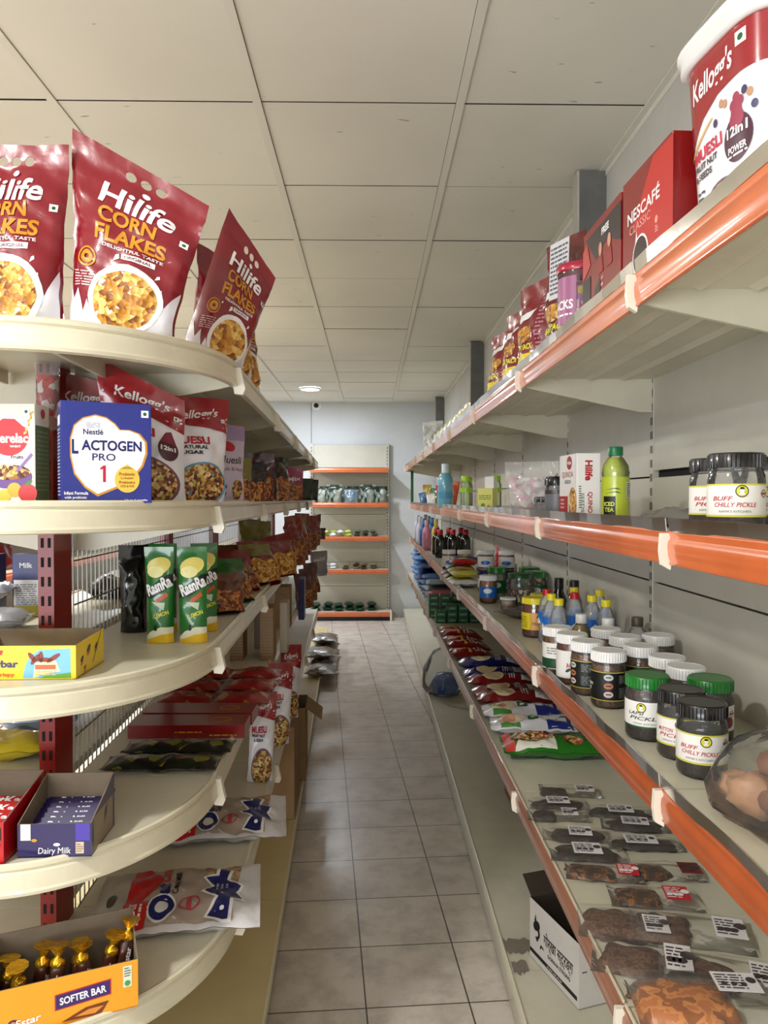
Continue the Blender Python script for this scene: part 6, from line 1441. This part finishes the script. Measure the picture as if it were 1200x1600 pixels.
g = G(); g.box(-.124, .124, 0, .003, 0, .075, KI); f = g.build('back_flap', t); f.location = (0, .097, .174); f.rotation_euler = (-.1, 0, 0)
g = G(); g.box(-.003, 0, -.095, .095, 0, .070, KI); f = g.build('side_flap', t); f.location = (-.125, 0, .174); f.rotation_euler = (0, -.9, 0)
put(t, .603, 2.128, .112, -1.257)
o = carton('brown_carton', .24, .14, .17, M('kraft', (.55, .40, .27), .8, dirt=.2)); tag(o, 'brown carton pushed under the fifth right shelf', 'cardboard box'); put(o, .70, 3.36, .112, -PI / 2)
# torn tape left on the deck
g = G(); TP = M('old_tape', (.50, .46, .41), .6)
R = random.Random(2)
def torn(px0, py0, px1, py1):
    a, b = atz(px0, py0, .1135), atz(px1, py1, .1135); n = 10; top = []; bot = []
    for i in range(n + 1):
        u = i / n; x = a.x + (b.x - a.x) * u; top.append((x, a.y + R.uniform(-.012, .012))); bot.append((x, b.y + R.uniform(-.012, .012)))
    pts = top + bot[::-1]; dpoly(g, lambda u, v: Vector((u, v, .1135)), pts, TP, .0003)
torn(786, 1468, 836, 1488); torn(798, 1502, 828, 1520)
tag(g.build('torn_tape'), 'torn grey-brown tape remains stuck on the right base deck', 'tape')

# ================= FAR UNIT =================
GW = PRINT('green_white_bag', [(.50, .54, .50), (.56, .58, .54), (.08, .20, .12), (.40, .45, .42), (.12, .28, .18)], 16, .35, .5)
o0 = None
for k, x in enumerate((-.63, -.445, -.24, -.04, .115)):
    o = pouch('rice_bag', .165 if k == 4 else .19, .20 + .02 * (k % 2), .12, GW if k != 2 else foil(.42, .50, .56), seed=400 + k, wr=.012, n=(12, 14), deco=lambda g, S: (dpoly(g, S, rect(-.095, .16, .095, .2), DGR, .0008, .03), dtext(g, S, 'RICE', 0, .09, .10, .03, GLB, .001, .02, 0, 0, .03) if False else None)); tag(o, 'green and white bag on the second shelf of the back unit, %s from left' % ['first', 'second', 'third', 'fourth', 'fifth'][k], 'bag', 'bags on the back unit'); put(o, x, 9.24, ZB[3] + .001, .05 * (k % 3 - 1))
R = random.Random(12)
def heap(n, x0, x1, z, mats, name, label, cat, gp, size=(.085, .09, .035), layers=2):
    ps = [pouch(name, size[0], size[1], size[2], m, style='pillow', seed=420 + i, n=(8, 8), wr=.006) for i, m in enumerate(mats)]
    for k in range(n):
        o = ps[k] if k < len(ps) else dup(ps[k % len(ps)])
        u = (k % ((n + 1) // layers)) / max(1, ((n + 1) // layers) - 1)
        tag(o, label, cat, gp); lie(o, x0 + (x1 - x0) * u + R.uniform(-.006, .006), 9.16 + (.05 if k % 2 else 0), z + size[2] * .55 + (k // ((n + 1) // layers)) * size[2] * 1.0, R.uniform(-.25, .25), R.uniform(0, .08))
heap(10, -.64, -.27, ZB[2], [foil(.82, .84, .42), foil(.70, .80, .35), WF], 'snack_sachet', 'small yellow-green sachet heaped on the middle shelf of the back unit', 'sachet', 'yellow-green sachets')
heap(6, -.17, .03, ZB[2], [foil(.14, .24, .16), foil(.32, .36, .34)], 'dark_sachet', 'small dark green sachet on the middle shelf of the back unit', 'sachet', 'dark green sachets')
heap(4, -.56, -.46, ZB[1], [WF], 'white_sachet', 'small white sachet on the fourth shelf of the back unit', 'sachet', 'white sachets')
heap(8, -.30, .02, ZB[1], [foil(.35, .26, .18), foil(.50, .46, .30), foil(.22, .16, .12)], 'brown_sachet', 'small brown sachet on the fourth shelf of the back unit', 'sachet', 'brown sachets')
heap(12, -.66, .0, ZB[0], [foil(.05, .24, .14), foil(.04, .18, .12)], 'green_packet', 'dark green packet in the heap on the bottom shelf of the back unit', 'packet', 'dark green packets', (.12, .14, .05))
